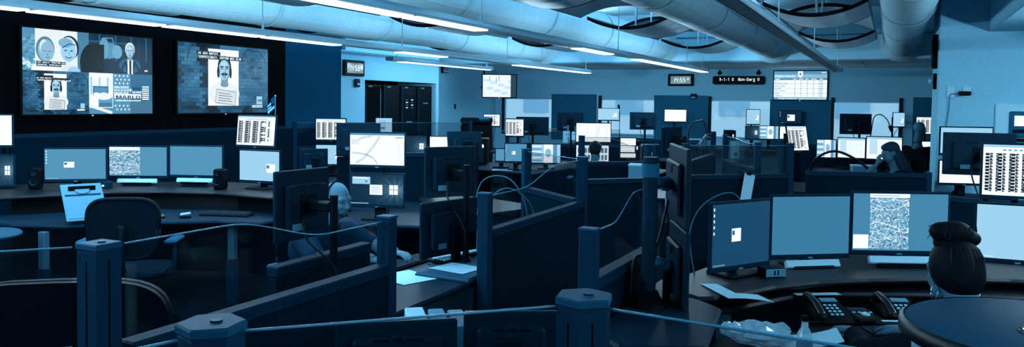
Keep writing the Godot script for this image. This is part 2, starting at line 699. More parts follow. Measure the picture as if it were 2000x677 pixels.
func brick_news(w: int, h: int) -> Image:
	var im := canvas(w, h, DIM.darkened(0.45))
	var rg := RandomNumberGenerator.new()
	rg.seed = 5
	var n := FastNoiseLite.new()
	n.seed = 8
	n.frequency = 3.2
	var bh := h / 19.0
	for r in 19:
		for c in 17:
			var x := (c - (0.5 if r % 2 else 0.0)) * w / 16.0
			var u := x / w
			var v := r / 19.0
			var tone := 0.14 + 0.5 * n.get_noise_2d(u, v) + rg.randf_range(-0.1, 0.1)
			if u > 0.16 + 0.10 * v and u < 0.40:
				tone -= 0.5
			if v > 0.85 or u < 0.02:
				tone -= 0.3
			var col := DIM.lerp(MID, clampf(tone * 1.6, 0.0, 1.0)) if tone > 0.0 else DIM.lerp(NIGHT, clampf(-tone * 2.0, 0.0, 0.9))
			box(im, maxf(x, 0), r * bh + 0.5, w / 16.0 - 1.5, bh - 1.5, col)
	line(im, [Vector2(w * 0.09, h * 0.25), Vector2(w * 0.11, h * 0.08), Vector2(w * 0.16, h * 0.02), Vector2(w * 0.34, h * 0.02), Vector2(w * 0.41, h * 0.14)], 2.5, NIGHT)
	line(im, [Vector2(w * 0.70, h * 0.12), Vector2(w * 0.74, h * 0.03), Vector2(w * 0.90, h * 0.05), Vector2(w * 0.97, h * 0.18), Vector2(w * 0.98, h * 0.42)], 2.5, NIGHT)
	for q in [[0.80, 0.30, 0.035, 0.012], [0.90, 0.30, 0.035, 0.012], [0.855, 0.47, 0.06, 0.016]]:
		oval(im, w * q[0], h * q[1], w * q[2], h * q[3], DEEP)
	line(im, [Vector2(w * 0.845, h * 0.30), Vector2(w * 0.85, h * 0.42)], 3, MID)
	line(im, [Vector2(w * 0.18, h * 0.87), Vector2(w * 0.26, h * 0.92), Vector2(w * 0.36, h * 0.84)], 2, MID)
	var px := w * 0.308
	var pw := w * 0.338
	box(im, px, h * 0.064, pw, h * 0.83, W8)
	portrait(im, w * 0.485, h * 0.345, h * 0.185, PALE, NIGHT, W8.darkened(0.07), "moustache")
	box(im, w * 0.40, h * 0.66, w * 0.21, h * 0.21, W8.darkened(0.12))
	line(im, [Vector2(w * 0.40, h * 0.65), Vector2(w * 0.615, h * 0.69), Vector2(w * 0.605, h * 0.885), Vector2(w * 0.385, h * 0.845), Vector2(w * 0.40, h * 0.65)], 2, DEEP)
	for k in 4:
		line(im, [Vector2(w * 0.42, h * (0.70 + 0.037 * k)), Vector2(w * (0.55 + 0.02 * (k % 2)), h * (0.722 + 0.037 * k))], maxf(1.0, h * 0.007), DIM)
	box(im, w * 0.20, h * 0.106, w * 0.24, h * 0.056, NIGHT)
	box(im, w * 0.20, h * 0.160, w * 0.495, h * 0.058, NIGHT)
	box(im, w * 0.86, h * 0.745, w * 0.07, h * 0.125, PALE)
	box(im, w * 0.808, h * 0.885, w * 0.123, h * 0.036, W8)
	return im

func quad_picture() -> Image:
	var w := 800
	var h := 458
	var im := canvas(w, h, DEEP)
	var sx := 378
	var sy := 223
	var nw := brick_news(sx, h - sy)
	# two people at the beach
	box(im, 0, 0, sx, sy, MID)
	for k in 60:
		oval(im, fmod(k * 37.0, 95.0), 40 + fmod(k * 53.0, 180.0), 13, 9, MID.lerp(PALE if k % 3 else DIM, fmod(k * 0.37, 0.5)))
	for k in 26:
		oval(im, fmod(k * 29.0, 110.0), 160 + fmod(k * 17.0, 60.0), 8, 6, PALE.lerp(W8, fmod(k * 0.31, 0.8)))
	box(im, 68, 0, 241, sy, W8.darkened(0.06))
	box(im, 309, 0, sx - 309, sy, MID.darkened(0.12))
	oval(im, 118, 112, 50, 66, W8.darkened(0.02))
	oval(im, 124, 108, 52, 68, MID.darkened(0.1))
	oval(im, 128, 114, 45, 60, PALE.darkened(0.14))
	oval(im, 116, 100, 24, 44, W8.darkened(0.1))
	oval(im, 136, 118, 38, 52, PALE.darkened(0.1))
	for e in [[120, 118], [148, 118]]:
		line(im, [Vector2(e[0] - 8, e[1]), Vector2(e[0] + 8, e[1])], 3, DIM)
	oval(im, 136, 136, 6, 4, MID)
	line(im, [Vector2(126, 150), Vector2(136, 153), Vector2(146, 150)], 3, DIM)
	oval(im, 262, 92, 56, 66, DEEP)
	oval(im, 256, 100, 50, 66, W8.darkened(0.08))
	oval(im, 256, 112, 44, 58, PALE)
	oval(im, 240, 66, 42, 26, MID.lerp(PALE, 0.5))
	line(im, [Vector2(222, 92), Vector2(262, 70), Vector2(296, 74)], 5, DIM)
	for e in [[240, 108], [274, 108]]:
		oval(im, e[0], e[1], 8, 4, DIM)
	line(im, [Vector2(258, 110), Vector2(260, 130)], 3, MID)
	line(im, [Vector2(238, 142), Vector2(256, 150), Vector2(276, 142)], 4, DIM)
	oval(im, 120, 222, 74, 44, W8)
	oval(im, 268, 226, 56, 40, W8.darkened(0.1))
	oval(im, 286, 224, 36, 30, PALE)
	box(im, 74, 172, 166, 14, NIGHT)
	box(im, 74, 186, 140, 14, NIGHT)
	# drama scene
	box(im, sx, 0, w - sx, sy, DEEP)
	for k in 8:
		box(im, sx + 10 + k * 52, 0, 10, 150, DIM if k % 2 else DIM.darkened(0.4))
	box(im, sx, 40, 250, 8, DIM)
	oval(im, sx + 130, 92, 66, 46, MID)
	oval(im, sx + 96, 80, 30, 62, MID.lerp(PALE, 0.25))
	oval(im, sx + 180, 96, 34, 40, MID.lerp(PALE, 0.35))
	line(im, [Vector2(sx + 80, 150), Vector2(sx + 100, 20), Vector2(sx + 150, 18), Vector2(sx + 160, 60)], 6, MID)
	oval(im, sx + 20, 170, 74, 110, NIGHT)
	box(im, sx, 60, 96, 165, NIGHT)
	portrait(im, sx + 266, 82, 46, PALE, W8.darkened(0.1), DIM, "short")
	line(im, [Vector2(sx + 196, sy), Vector2(sx + 236, 150), Vector2(sx + 256, sy)], 10, DEEP)
	line(im, [Vector2(sx + 340, sy), Vector2(sx + 300, 150), Vector2(sx + 280, sy)], 10, DEEP)
	box(im, sx + 250, 138, 36, 86, W8.darkened(0.05))
	box(im, sx + 262, 140, 13, 84, NIGHT)
	# furniture advert
	box(im, sx, sy, w - sx, h - sy, DIM)
	box(im, sx, sy, 152, h - sy, W8)
	for k in 3:
		box(im, sx + 8 + k * 52, sy + 24, 12, 100, PALE)
		box(im, sx + 22 + k * 52, sy + 30, 34, 60, W8.darkened(0.05))
	box(im, sx + 24, sy + 76, 96, 56, DIM)
	box(im, sx + 30, sy + 82, 84, 44, MID)
	oval(im, sx + 46, sy + 124, 20, 12, W8)
	oval(im, sx + 92, sy + 122, 22, 10, W8)
	box(im, sx + 58, sy + 132, 90, 62, MID.lerp(PALE, 0.2))
	oval(im, sx + 92, sy + 134, 54, 20, W8.darkened(0.05))
	box(im, sx + 62, sy + 170, 84, 26, MID.darkened(0.15))
	box(im, sx, sy + 200, 152, 36, MID)
	line(im, [Vector2(sx + 10, sy + 190), Vector2(sx + 140, sy + 228)], 14, W8.darkened(0.06))
	box(im, sx + 152, sy, 116, h - sy, MID)
	for k in 40:
		var yy := sy + 12 + (k / 4) * 22
		if yy < sy + 64 or yy > sy + 170:
			oval(im, sx + 168 + (k % 4) * 27 + (10 if (k / 4) % 2 else 0), yy, 6, 6, W8.darkened(0.1))
	box(im, sx + 268, sy, w - sx - 268, h - sy, DIM.lerp(MID, 0.25))
	box(im, sx + 268, sy + 160, w - sx - 268, 76, MID.darkened(0.2))
	box(im, sx + 160, sy + 118, 182, 27, W8)
	for k in 7:
		box(im, sx + 350, sy + 70 + k * 12.5, 48, 7, W8)
	im.blit_rect(nw, Rect2i(0, 0, sx, h - sy), Vector2i(0, sy))
	return im

func list_screen(w: int, h: int, sd: int, cols: int, rows: int) -> Image:
	var im := canvas(w, h, W8)
	var rg := RandomNumberGenerator.new()
	rg.seed = sd
	box(im, 0, 0, w, h * 0.05, PALE)
	for k in 8:
		box(im, w * (0.25 + 0.07 * k), h * 0.09, w * 0.04, h * 0.025, MID)
	for r in rows:
		for c in cols:
			var x := w * (0.03 + c * 0.82 / cols)
			var y := h * (0.17 + r * 0.76 / rows)
			if c >= cols - 2 and rg.randf() < 0.35:
				continue
			if c % 2 == 0:
				box(im, x, y, w * 0.5 / cols, h * 0.55 / rows, NIGHT)
			box(im, x + w * 0.58 / cols, y, w * 0.36 / cols, h * 0.3 / rows, NIGHT)
			box(im, x + w * 0.58 / cols, y + h * 0.42 / rows, w * rg.randf_range(0.2, 0.36) / cols, h * 0.28 / rows, DEEP)
	return im

func window_screen(w: int, h: int, bg: Color, wx: float, wy: float, ww: float, wh: float, icons := true) -> Image:
	var im := canvas(w, h, bg)
	if icons:
		for k in 5:
			box(im, w * 0.015, h * (0.05 + k * 0.095), w * 0.022, h * 0.045, W8.lerp(PALE, 0.4))
	box(im, w * wx, h * wy, w * ww, h * wh, W8)
	box(im, w * (wx + ww * 0.05), h * (wy + wh * 0.15), w * ww * 0.28, h * wh * 0.35, MID)
	box(im, w * (wx + ww * 0.05), h * (wy + wh * 0.2), w * ww * 0.12, h * wh * 0.3, DEEP)
	box(im, w * 0.02, h * 0.96, w * 0.2, h * 0.02, bg.lightened(0.4))
	return im

func beam_screen(w: int, h: int, two: bool) -> Image:
	var im := canvas(w, h, DEEP)
	for y in h:
		for x in w:
			var d := Vector2(float(x) / w - 0.86, float(y) / h - 0.5)
			var ray := 0.5 + 0.5 * sin(atan2(d.y, -d.x) * 16.0)
			var f := clampf(1.0 - d.length() * 1.25, 0.0, 1.0)
			im.set_pixel(x, y, DEEP.lerp(PALE, f * f * (0.35 + 0.5 * ray * f)))
	box(im, w * 0.74, h * 0.34, w * 0.075, h * 0.15, W8)
	box(im, w * 0.825, h * 0.34, w * 0.075, h * 0.15, W8)
	box(im, w * 0.74, h * 0.51, w * 0.075, h * 0.15, W8)
	box(im, w * 0.825, h * 0.51, w * 0.075, h * 0.15, W8)
	if two:
		box(im, w * 0.04, h * 0.08, w * 0.34, h * 0.24, PALE)
		box(im, w * 0.05, h * 0.11, w * 0.3, h * 0.03, W8)
		box(im, w * 0.28, h * 0.2, w * 0.05, h * 0.06, MID)
		box(im, w * 0.37, h * 0.34, w * 0.24, h * 0.33, W8)
		for k in 5:
			box(im, w * 0.39, h * (0.38 + 0.05 * k), w * 0.17, h * 0.014, PALE)
		box(im, w * 0.01, h * 0.95, w * 0.34, h * 0.025, PALE)
	return im

func make_screens() -> void:
	var ims := {}
	ims.list = list_screen(256, 208, 3, 8, 12)
	ims.list2 = list_screen(256, 160, 9, 8, 11)
	ims.biglist = list_screen(320, 200, 11, 10, 12)
	ims.white = canvas(32, 20, W8)
	ims.plain = canvas(32, 20, MID)
	ims.pale = window_screen(256, 150, PALE, 0.68, 0.42, 0.22, 0.3, false)
	ims.deskwin = window_screen(256, 150, MID, 0.31, 0.42, 0.17, 0.19)
	ims.darkwin = window_screen(256, 150, DEEP.lerp(DIM, 0.6), 0.33, 0.40, 0.16, 0.21)
	ims.nightwin = window_screen(128, 80, DEEP, 0.36, 0.3, 0.34, 0.5)
	ims.shade = canvas(32, 20, MID.lerp(DIM, 0.45))
	var mh := canvas(320, 190, MID)
	box(mh, 0, 0, 170, 22, W8)
	for k in 12:
		box(mh, 30 + k * 8, 11, 5, 3, PALE)
	street_map(mh, 0, 22, 170, 162, 21)
	ims.maphalf = mh
	var mr := canvas(380, 228, MID.lerp(DIM, 0.25))
	box(mr, 66, 0, 160, 16, W8)
	for k in 12:
		box(mr, 80 + k * 9, 7, 6, 3, MID)
	street_map(mr, 68, 16, 156, 205, 33)
	box(mr, 2, 165, 62, 56, W8)
	ims.mapright = mr
	var wm := canvas(400, 230, W8)
	box(wm, 0, 0, 400, 14, MID)
	for q in [[[8, 140], [60, 142], [110, 150], [160, 170], [200, 215]], [[40, 215], [90, 185], [120, 150], [170, 90], [215, 18]], [[60, 40], [100, 25], [160, 17]]]:
		var pa := []
		var pb := []
		for p in q:
			pa.append(Vector2(p[0], p[1]))
			pb.append(Vector2(p[0] + 7, p[1] + 7))
		line(wm, pa, 1.5, DIM)
		line(wm, pb, 1.5, DIM)
	line(wm, [Vector2(320, 20), Vector2(345, 60), Vector2(365, 130), Vector2(362, 215)], 1.5, PALE)
	line(wm, [Vector2(365, 20), Vector2(372, 50), Vector2(395, 80)], 1.5, PALE)
	for k in 5:
		box(wm, 340 + k * 11, 26, 7, 7, DIM)
	for k in 3:
		box(wm, 10, 50 + k * 13, 58, 2, DIM)
	ims.citymap = wm
	var tr := canvas(256, 150, W8)
	line(tr, [Vector2(85, 20), Vector2(80, 80), Vector2(84, 140)], 1.5, PALE)
	line(tr, [Vector2(160, 15), Vector2(156, 60), Vector2(146, 100), Vector2(152, 118), Vector2(164, 80), Vector2(176, 15)], 1.5, PALE.darkened(0.15))
	line(tr, [Vector2(200, 15), Vector2(230, 60), Vector2(228, 120), Vector2(200, 140)], 1.5, PALE)
	box(tr, 8, 18, 40, 3, PALE)
	ims.track = tr
	ims.beam = beam_screen(160, 96, false)
	ims.beam2 = beam_screen(200, 120, true)
	var dc := canvas(96, 128, DEEP)
	box(dc, 0, 0, 96, 46, W8)
	box(dc, 0, 50, 90, 42, W8)
	box(dc, 0, 100, 96, 28, W8)
	for k in 4:
		box(dc, 6, 10 + k * 24, 70, 2, PALE)
	ims.docs = dc
	var sh := canvas(256, 150, W8)
	box(sh, 0, 0, 256, 16, PALE)
	box(sh, 20, 18, 60, 100, PALE.lightened(0.3))
	for k in 14:
		box(sh, 92 + k * 11, 30, 2, 105, PALE)
	ims.sheet = sh
	var s2 := canvas(200, 130, W8)
	for r in 2:
		for c in 9:
			box(s2, 8 + c * 21, 20 + r * 55, 14, 40, MID)
			for k in 4:
				box(s2, 8 + c * 21, 24 + r * 55 + k * 9, 14, 3, DEEP)
	ims.grid = s2
	var mu := canvas(200, 130, PALE)
	for k in 6:
		box(mu, 0, 10 + k * 20, 70, 8, MID if k % 2 else W8)
	box(mu, 84, 0, 62, 130, W8)
	oval(mu, 115, 60, 22, 30, PALE.darkened(0.1))
	box(mu, 150, 0, 26, 130, MID)
	ims.multi = mu
	var por := canvas(64, 96, PALE)
	for k in 9:
		box(por, 14, 16 + k * 8, 26, 2, MID)
	box(por, 20, 60, 16, 10, DIM)
	ims.note = por
	# wall displays
	ims.news = brick_news(640, 366)
	ims.quad = quad_picture()
	var tb := canvas(360, 200, W8)
	box(tb, 0, 0, 360, 22, MID)
	box(tb, 0, 22, 360, 26, PALE.darkened(0.12))
	box(tb, 0, 48, 360, 14, MID.darkened(0.1))
	for r in 7:
		if r % 2:
			box(tb, 0, 62 + r * 17, 360, 17, W8.darkened(0.07))
	box(tb, 0, 183, 360, 17, MID)
	oval(tb, 180, 22, 17, 22, W8)
	box(tb, 163, 0, 34, 18, W8)
	oval(tb, 180, 20, 8, 9, MID)
	ims.table = tb
	var sn := canvas(200, 128, W8.darkened(0.05))
	for k in 9:
		oval(sn, 20 + k * 22, 30 + fmod(k * 47.0, 80.0), 22, 9, PALE.lightened(0.35))
	box(sn, 168, 0, 32, 128, DEEP)
	for p in [[40, 8], [80, 14], [96, 6]]:
		box(sn, p[0], p[1], 3, 30, DIM)
	ims.snow = sn
	for key in ims:
		var im: Image = ims[key]
		var t := ImageTexture.create_from_image(im)
		var m := mat(6, 12, 18, 0.3)
		m.emission_enabled = true
		m.emission = Color.BLACK
		m.emission_operator = BaseMaterial3D.EMISSION_OP_ADD
		m.emission_texture = t
		m.emission_energy_multiplier = 0.9
		scr[key] = m

# ------------------------------------------------------------------ room shell
func build_shell() -> void:
	struct("floor", bx(17.4, 0.2, 25.0, 0.0), M.carpet, Vector3(-1.9, -0.1, -8.0))
	struct("ceiling", bx(17.4, 0.2, 25.0, 0.0), M.ceiling, Vector3(-1.9, CEIL + 0.1, -8.0))
	# wall beside the video displays, then a step back by the racks
	struct("wall_left", bx(0.3, CEIL, 16.6, 0.0), M.black_wall, Vector3(-9.45, CEIL / 2, -2.04))
	struct("wall_left_panel", bx(0.3, CEIL, 1.5, 0.0), M.wall_panel, Vector3(-9.45, CEIL / 2, -11.09))
	struct("wall_left_rack", bx(0.3, CEIL, 0.74, 0.0), M.wall, Vector3(-9.45, CEIL / 2, -12.21))
	struct("wall_left_header", bx(0.3, CEIL - 2.15, 2.66, 0.0), M.wall, Vector3(-9.45, (CEIL + 2.15) / 2, -13.91))
	struct("wall_left_return", bx(1.2, CEIL, 0.12, 0.0), M.wall, Vector3(-9.9, CEIL / 2, -15.3))
	struct("wall_left_alcove", bx(0.1, CEIL, 3.0, 0.0), M.black_wall, Vector3(-10.35, CEIL / 2, -13.7))
	struct("wall_left_rear", bx(0.3, CEIL, 4.9, 0.0), M.wall, Vector3(-10.35, CEIL / 2, -17.7))
	struct("trim_1", bx(0.05, 0.04, 3.5, 0.004), M.alu_dark, Vector3(-9.29, 2.66, -13.55))
	struct("trim_2", bx(0.05, 0.7, 0.1, 0.004), M.wall_blue, Vector3(-9.29, 3.05, -11.88))
	struct("trim_3", bx(0.03, 0.06, 6.6, 0.01), M.rail, Vector3(-9.285, 1.27, -7.05))
	struct("wall_left_dado", bx(0.04, 1.25, 7.8, 0.0), M.fabric, Vector3(-9.29, 0.625, -7.9))
	# window wall
	var zb := -20.1
	struct("wall_back_lower", bx(14.0, 0.95, 0.2, 0.0), M.wall, Vector3(-3.5, 0.475, zb))
	struct("wall_back_upper", bx(14.0, CEIL - 1.87, 0.2, 0.0), M.wall, Vector3(-3.5, (CEIL + 1.87) / 2, zb))
	var wins := [[-9.96, -8.47], [-7.06, -5.57], [-4.14, -2.67], [-1.27, 0.19]]
	var edges := [-10.5, -9.96, -8.47, -7.06, -5.57, -4.14, -2.67, -1.27, 0.19, 3.5]
	for i in range(0, 10, 2):
		struct("wall_back_pier_%d" % (i / 2 + 1), bx(edges[i + 1] - edges[i], 0.92, 0.2, 0.0), M.wall, Vector3((edges[i] + edges[i + 1]) / 2, 1.41, zb))
	for i in 4:
		var w: float = wins[i][1] - wins[i][0]
		var cx: float = (wins[i][0] + wins[i][1]) / 2
		var o := Node3D.new()
		o.name = "window_%d" % (i + 1)
		add_child(o)
		o.position = Vector3(cx, 0.95, zb)
		o.set_meta("kind", "structure")
		part(o, "pane", bx(w, 0.92, 0.012, 0.0), M.window_glass, Vector3(0, 0.46, -0.04))
		part(o, "sill", bx(w + 0.06, 0.03, 0.2, 0.005), M.soffit, Vector3(0, -0.015, 0.06))
		part(o, "frame_post", bx(0.07, 1.1, 0.06, 0.005), M.window_frame, Vector3(-w / 2 + 0.02, 0.46, 0.13))
		part(o, "frame_post", bx(0.03, 0.92, 0.05, 0.005), M.alu, Vector3(-w / 2 - 0.05, 0.46, 0.12))
		part(o, "frame_rail", bx(w, 0.03, 0.05, 0.005), M.alu, Vector3(0, 0.905, 0.03))
		if i == 3:
			part(o, "frame_post", bx(0.07, 1.1, 0.06, 0.005), M.window_frame, Vector3(w / 2, 0.46, 0.13))
	# pinboards between the windows
	var bl := ["narrow dark blue pinboard between the first two windows from the racks", "wide dark blue pinboard under the red digital clock sign on the window wall", "dark blue pinboard below the wall television", "dark blue pinboard beside the wall column"]
	var bp := [[-7.80, 1.30, 1.99], [-4.86, 1.40, 1.98], [-1.99, 1.36, 1.90], [0.75, 0.62, 1.98]]
	bl[1] = "wide dark blue pinboard below the small wall clock on the window wall"
	for i in 4:
		solo("pinboard", bl[i], "pinboard", bx(bp[i][1], bp[i][2] - 0.75, 0.04, 0.006), M.wall_blue, Vector3(bp[i][0], (bp[i][2] + 0.75) / 2, -19.97), Vector3.ZERO, "pinboards between the windows")
	# lowered ceiling strip above the windows, laid with tiles
	struct("ceiling_soffit", bx(13.6, CEIL - 2.67, 3.2, 0.0), M.soffit, Vector3(-3.5, (CEIL + 2.67) / 2, -18.4))
	struct("trim_4", bx(13.6, 0.025, 0.02, 0.0), M.alu_dark, Vector3(-3.5, 3.17, -16.79))
	struct("trim_5", bx(13.6, 0.03, 0.03, 0.0), M.alu_dark, Vector3(-3.5, 2.662, -16.79))
	var tiles := Node3D.new()
	tiles.name = "ceiling_tiles"
	add_child(tiles)
	tiles.set_meta("kind", "structure")
	for i in 11:
		for j in 2:
			part(tiles, "tile", bx(1.185, 0.02, 1.56, 0.006), M.tile, Vector3(-9.55 + i * 1.2, 2.659, -17.6 - j * 1.58))
	# free-standing wall block by the camera side, with a beam running from it
	struct("wall_right", bx(5.6, CEIL, 1.5, 0.01), M.wall, Vector3(3.3, CEIL / 2, -11.55))
	struct("wall_right_side", bx(0.2, CEIL, 15.4, 0.0), M.wall, Vector3(6.1, CEIL / 2, -3.2))
	struct("wall_right_rear", bx(0.2, CEIL, 8.2, 0.0), M.wall, Vector3(3.4, CEIL / 2, -16.2))
	struct("wall_front", bx(16.0, CEIL, 0.2, 0.0), M.wall, Vector3(-1.6, CEIL / 2, 4.4))
	struct("trim_6", bx(4.9, CEIL - 2.65, 14.8, 0.01), M.wall, Vector3(3.46, (CEIL + 2.65) / 2, -3.35))
	struct("trim_7", bx(4.6, 0.02, 14.7, 0.0), M.ceiling, Vector3(3.76, 2.64, -3.35))
	# the street outside
	var fb := thing("office_building", "pale office block across the street seen through the windows", "building", Vector3(-5, -6, -34))
	part(fb, "wall", bx(60, 26, 4, 0.0), M.facade, Vector3(0, 8, -2))
	for r in 3:
		for c in 22:
			part(fb, "window", bx(1.25, 0.62, 0.12, 0.0), M.facade_window, Vector3(-24 + c * 2.3, 5.2 + r * 2.4, 0.02))
	struct("ground", bx(120, 0.2, 40, 0.0), M.facade, Vector3(-5, -6.1, -40))

func area_light(called: String, at: Vector3, rot: Vector3, size: Vector2, e: float, c := Color(0.76, 0.925, 1.0)) -> void:
	var l := AreaLight3D.new()
	l.name = numbered(called)
	l.area_size = size
	l.area_normalize_energy = true
	l.light_energy = e
	l.light_color = c
	l.shadow_enabled = true
	l.area_range = 30.0
	l.area_attenuation = 2.0
	add_child(l)
	l.position = at
	l.rotation_degrees = rot

func bulb(called: String, at: Vector3, e: float) -> void:
	var l := OmniLight3D.new()
	l.name = numbered(called)
	l.omni_range = 40.0
	l.omni_attenuation = 2.0
	l.light_energy = e
	l.light_size = 0.03
	l.light_color = Color(0.76, 0.925, 1.0)
	l.shadow_enabled = true
	add_child(l)
	l.position = at

# ------------------------------------------------------------------ ceiling: ducts, strip lights, curved panels
func build_ceiling() -> void:
	var dl := ["round ceiling duct nearest the video wall", "round ceiling duct above the middle strip light", "round ceiling duct beside the unlit strip light", "round ceiling duct passing the wall column"]
	var dx := [-7.35, -4.56, -2.21, 0.14]
	for i in 4:
		var d := thing("air_duct", dl[i], "air duct", Vector3(dx[i], 3.0, 0), 0, "round ceiling ducts")
		var st := begin()
		st.set_smooth_group(0)
		var zs := []
		var z := 3.9
		while z > -16.7:
			zs.append(z)
			z -= 0.6
		zs.append(-16.78)
		var fn := FastNoiseLite.new()
		fn.seed = 3 + i
		fn.frequency = 0.9
		var ring := func(zz: float, k: int) -> Vector3:
			var a := TAU * k / 32.0
			var r := 0.3 + fn.get_noise_3d(cos(a), sin(a), zz) * 0.008
			return Vector3(cos(a) * r, sin(a) * r, zz)
		for q in zs.size() - 1:
			for k in 32:
				quad(st, ring.call(zs[q], k), ring.call(zs[q], k + 1), ring.call(zs[q + 1], k + 1), ring.call(zs[q + 1], k), ring.call(zs[q], k) * Vector3(1, 1, 0))
		part(d, "duct_tube", done(st), M.duct)
		z = 2.0
		while z > -16.0:
			part(d, "seam_band", lathe([Vector2(0.308, -0.03), Vector2(0.316, -0.018), Vector2(0.316, 0.018), Vector2(0.308, 0.03)], 32), M.duct_band, Vector3(0, 0, z), Vector3(90, 0, 0))
			z -= 2.45
		part(d, "end_collar", lathe([Vector2(0.30, -0.14), Vector2(0.325, -0.12), Vector2(0.335, 0.0), Vector2(0.38, 0.02), Vector2(0.385, 0.035)], 32), M.duct_band, Vector3(0, 0, -16.74), Vector3(-90, 0, 0))
		part(d, "seam", bx(0.012, 0.006, 20.5, 0.0), M.duct_band, Vector3(0.21, -0.213, -6.4), Vector3(0, 0, 45))
		z = -1.5
		while z > -16.0:
			part(d, "hanger", bx(0.03, CEIL - 3.29, 0.03, 0.0), M.alu_dark, Vector3(0, 0.29 + (CEIL - 3.29) / 2, z))
			z -= 4.5
	# strip lights: x, from, to, lit 1.45 m lengths, cables
	var fl := [
		[-6.06, 3.0, -16.4, [2.3, 1.0, -0.3, -1.53, -2.63, -3.89, -5.16, -6.43, -8.95, -12.64, -13.87, -15.14], [-2.6, -6.39, -9.04, -12.3, -13.8, -16.2], "long suspended strip light with lit lamps passing in front of the video wall", 2.415, 1.0],
		[-3.45, 3.0, -16.15, [2.3, 1.0, -0.3, -1.53, -2.7, -3.99, -5.24, -8.9, -11.32, -12.53, -13.72, -14.91], [-2.7, -6.45, -10.5, -14.55, -15.9], "long suspended strip light lit in part over the middle of the room", 2.415, 1.0],
		[-0.96, -1.9, -16.6, [], [-4.4, -7.6, -11.3, -16.3], "long suspended strip light with every lamp off", 2.415, 1.0],
		[-8.46, -12.2, -16.3, [-12.55, -13.85, -15.0], [-12.45, -14.0, -16.1], "short suspended strip light in front of the server racks", 2.495, 0.35],
		[1.75, 3.0, -9.6, [2.3, 1.0, -0.3, -1.6, -2.9, -4.2, -5.5, -6.8, -8.1], [-1.0, -5.0, -9.3], "added unseen strip light under the low ceiling beside the wall block", 2.415, 1.0]]  # last row is an unseen lamp added to brighten the right side
	for f in fl:
		var L: float = f[1] - f[2]
		var t := thing("strip_light", f[5], "ceiling light", Vector3(f[0], f[6], (f[1] + f[2]) / 2), 0, "suspended strip lights")
		var prof := PackedVector2Array([Vector2(-0.085, 0.012), Vector2(-0.09, 0.026), Vector2(-0.05, 0.075), Vector2(0.05, 0.075), Vector2(0.09, 0.026), Vector2(0.085, 0.012), Vector2(0.075, 0.0), Vector2(0.067, 0.012), Vector2(-0.067, 0.012), Vector2(-0.075, 0.0)])
		part(t, "body", prism(prof, L), M.alu)
		part(t, "end_cap", bx(0.17, 0.07, 0.02, 0.006), M.alu_dark, Vector3(0, 0.042, L / 2))
		part(t, "end_cap", bx(0.17, 0.07, 0.02, 0.006), M.alu_dark, Vector3(0, 0.042, -L / 2))
		var z: float = f[1] - 0.1
		while z - 1.23 > f[2]:
			part(t, "lamp_lens_off", bx(0.13, 0.014, 1.22, 0.003), M.lens_off, Vector3(0, 0.008, z - 0.615 - (f[1] + f[2]) / 2))
			z -= 1.26
		for s in f[3]:
			var q := part(t, "lamp_lens", bx(0.16, 0.016, 1.2, 0.006), M.lens_on, Vector3(0, -0.004, s - 0.60 - (f[1] + f[2]) / 2))
			q.set_meta("label", "lit lamp length")
			area_light("strip_lamp", Vector3(f[0], f[6] - 0.02, s - 0.60), Vector3(-90, 0, 0), Vector2(0.15, 1.18), LAMP * f[7])
			for dz in [0.3, 0.9]:
				bulb("strip_tube", Vector3(f[0], f[6] - 0.06, s - dz), TUBE * f[7])
		for c in f[4]:
			part(t, "suspension_cable", cyl(0.006, 0.006, (CEIL if f[0] < 1.0 else 2.64) - f[6] - 0.085, 6), M.alu, Vector3(0, ((CEIL if f[0] < 1.0 else 2.64) - f[6] - 0.08) / 2 + 0.08, c - (f[1] + f[2]) / 2))
			part(t, "cable_grip", cyl(0.014, 0.01, 0.05, 8), M.alu, Vector3(0, 0.105, c - (f[1] + f[2]) / 2))
	# unseen troughs above the curved panels, added to brighten the ceiling
	for q in [[-8.0, "by the video wall"], [-5.7, "between the first two ducts"], [-3.12, "between the two middle ducts"]]:
		var t := thing("added_uplight", "added unseen light trough above the curved ceiling panels " + q[1], "ceiling light", Vector3(q[0], 3.2, -7.2), 0, "added light troughs")
		part(t, "trough", bx(0.2, 0.05, 17.0, 0.01), M.alu)
		part(t, "lamp_lens", bx(0.15, 0.01, 16.8, 0.002), M.lens_on, Vector3(0, 0.028, 0))
		for k in 5:
			part(t, "hanger_rod", cyl(0.008, 0.008, CEIL - 3.22, 6), M.alu_dark, Vector3(0.09, (CEIL - 3.22) / 2 + 0.02, -7.5 + k * 3.75))
		for k in 2:
			area_light("added_trough_lamp", Vector3(q[0], 3.24, 1.2 - 4.2 - k * 8.4), Vector3(90, 0, 0), Vector2(0.15, 8.3), ADDED_UPLIGHT)
	# curved panels hung between the ducts
	var bays := [[-8.75, -7.75, -13.77, "by the video wall"], [-6.55, -5.35, -13.5, "between the first two ducts"], [-3.97, -2.75, -14.7, "between the two middle ducts"], [-1.42, -0.27, -13.85, "beside the column duct"]]
	var rows := ["fourth", "third", "second", "first"]
	for b in bays:
		for r in 3:
			var z0: float = b[2] + r * 4.05
			for kind in 2:
				var za := z0 if kind == 0 else z0 + 2.5
				var lenz := 1.5 if kind == 0 else 2.25
				if za > 1.0:
					continue
				var sag := -0.16 if kind == 0 else 0.14
				var lab: String = "%s %s ceiling panel %s, %s row from the windows" % ["dish-shaped" if kind == 0 else "arched", "metal", b[3], ["first", "second", "third"][r]]
				cloud(b[0], b[1], za, lenz, sag, lab)

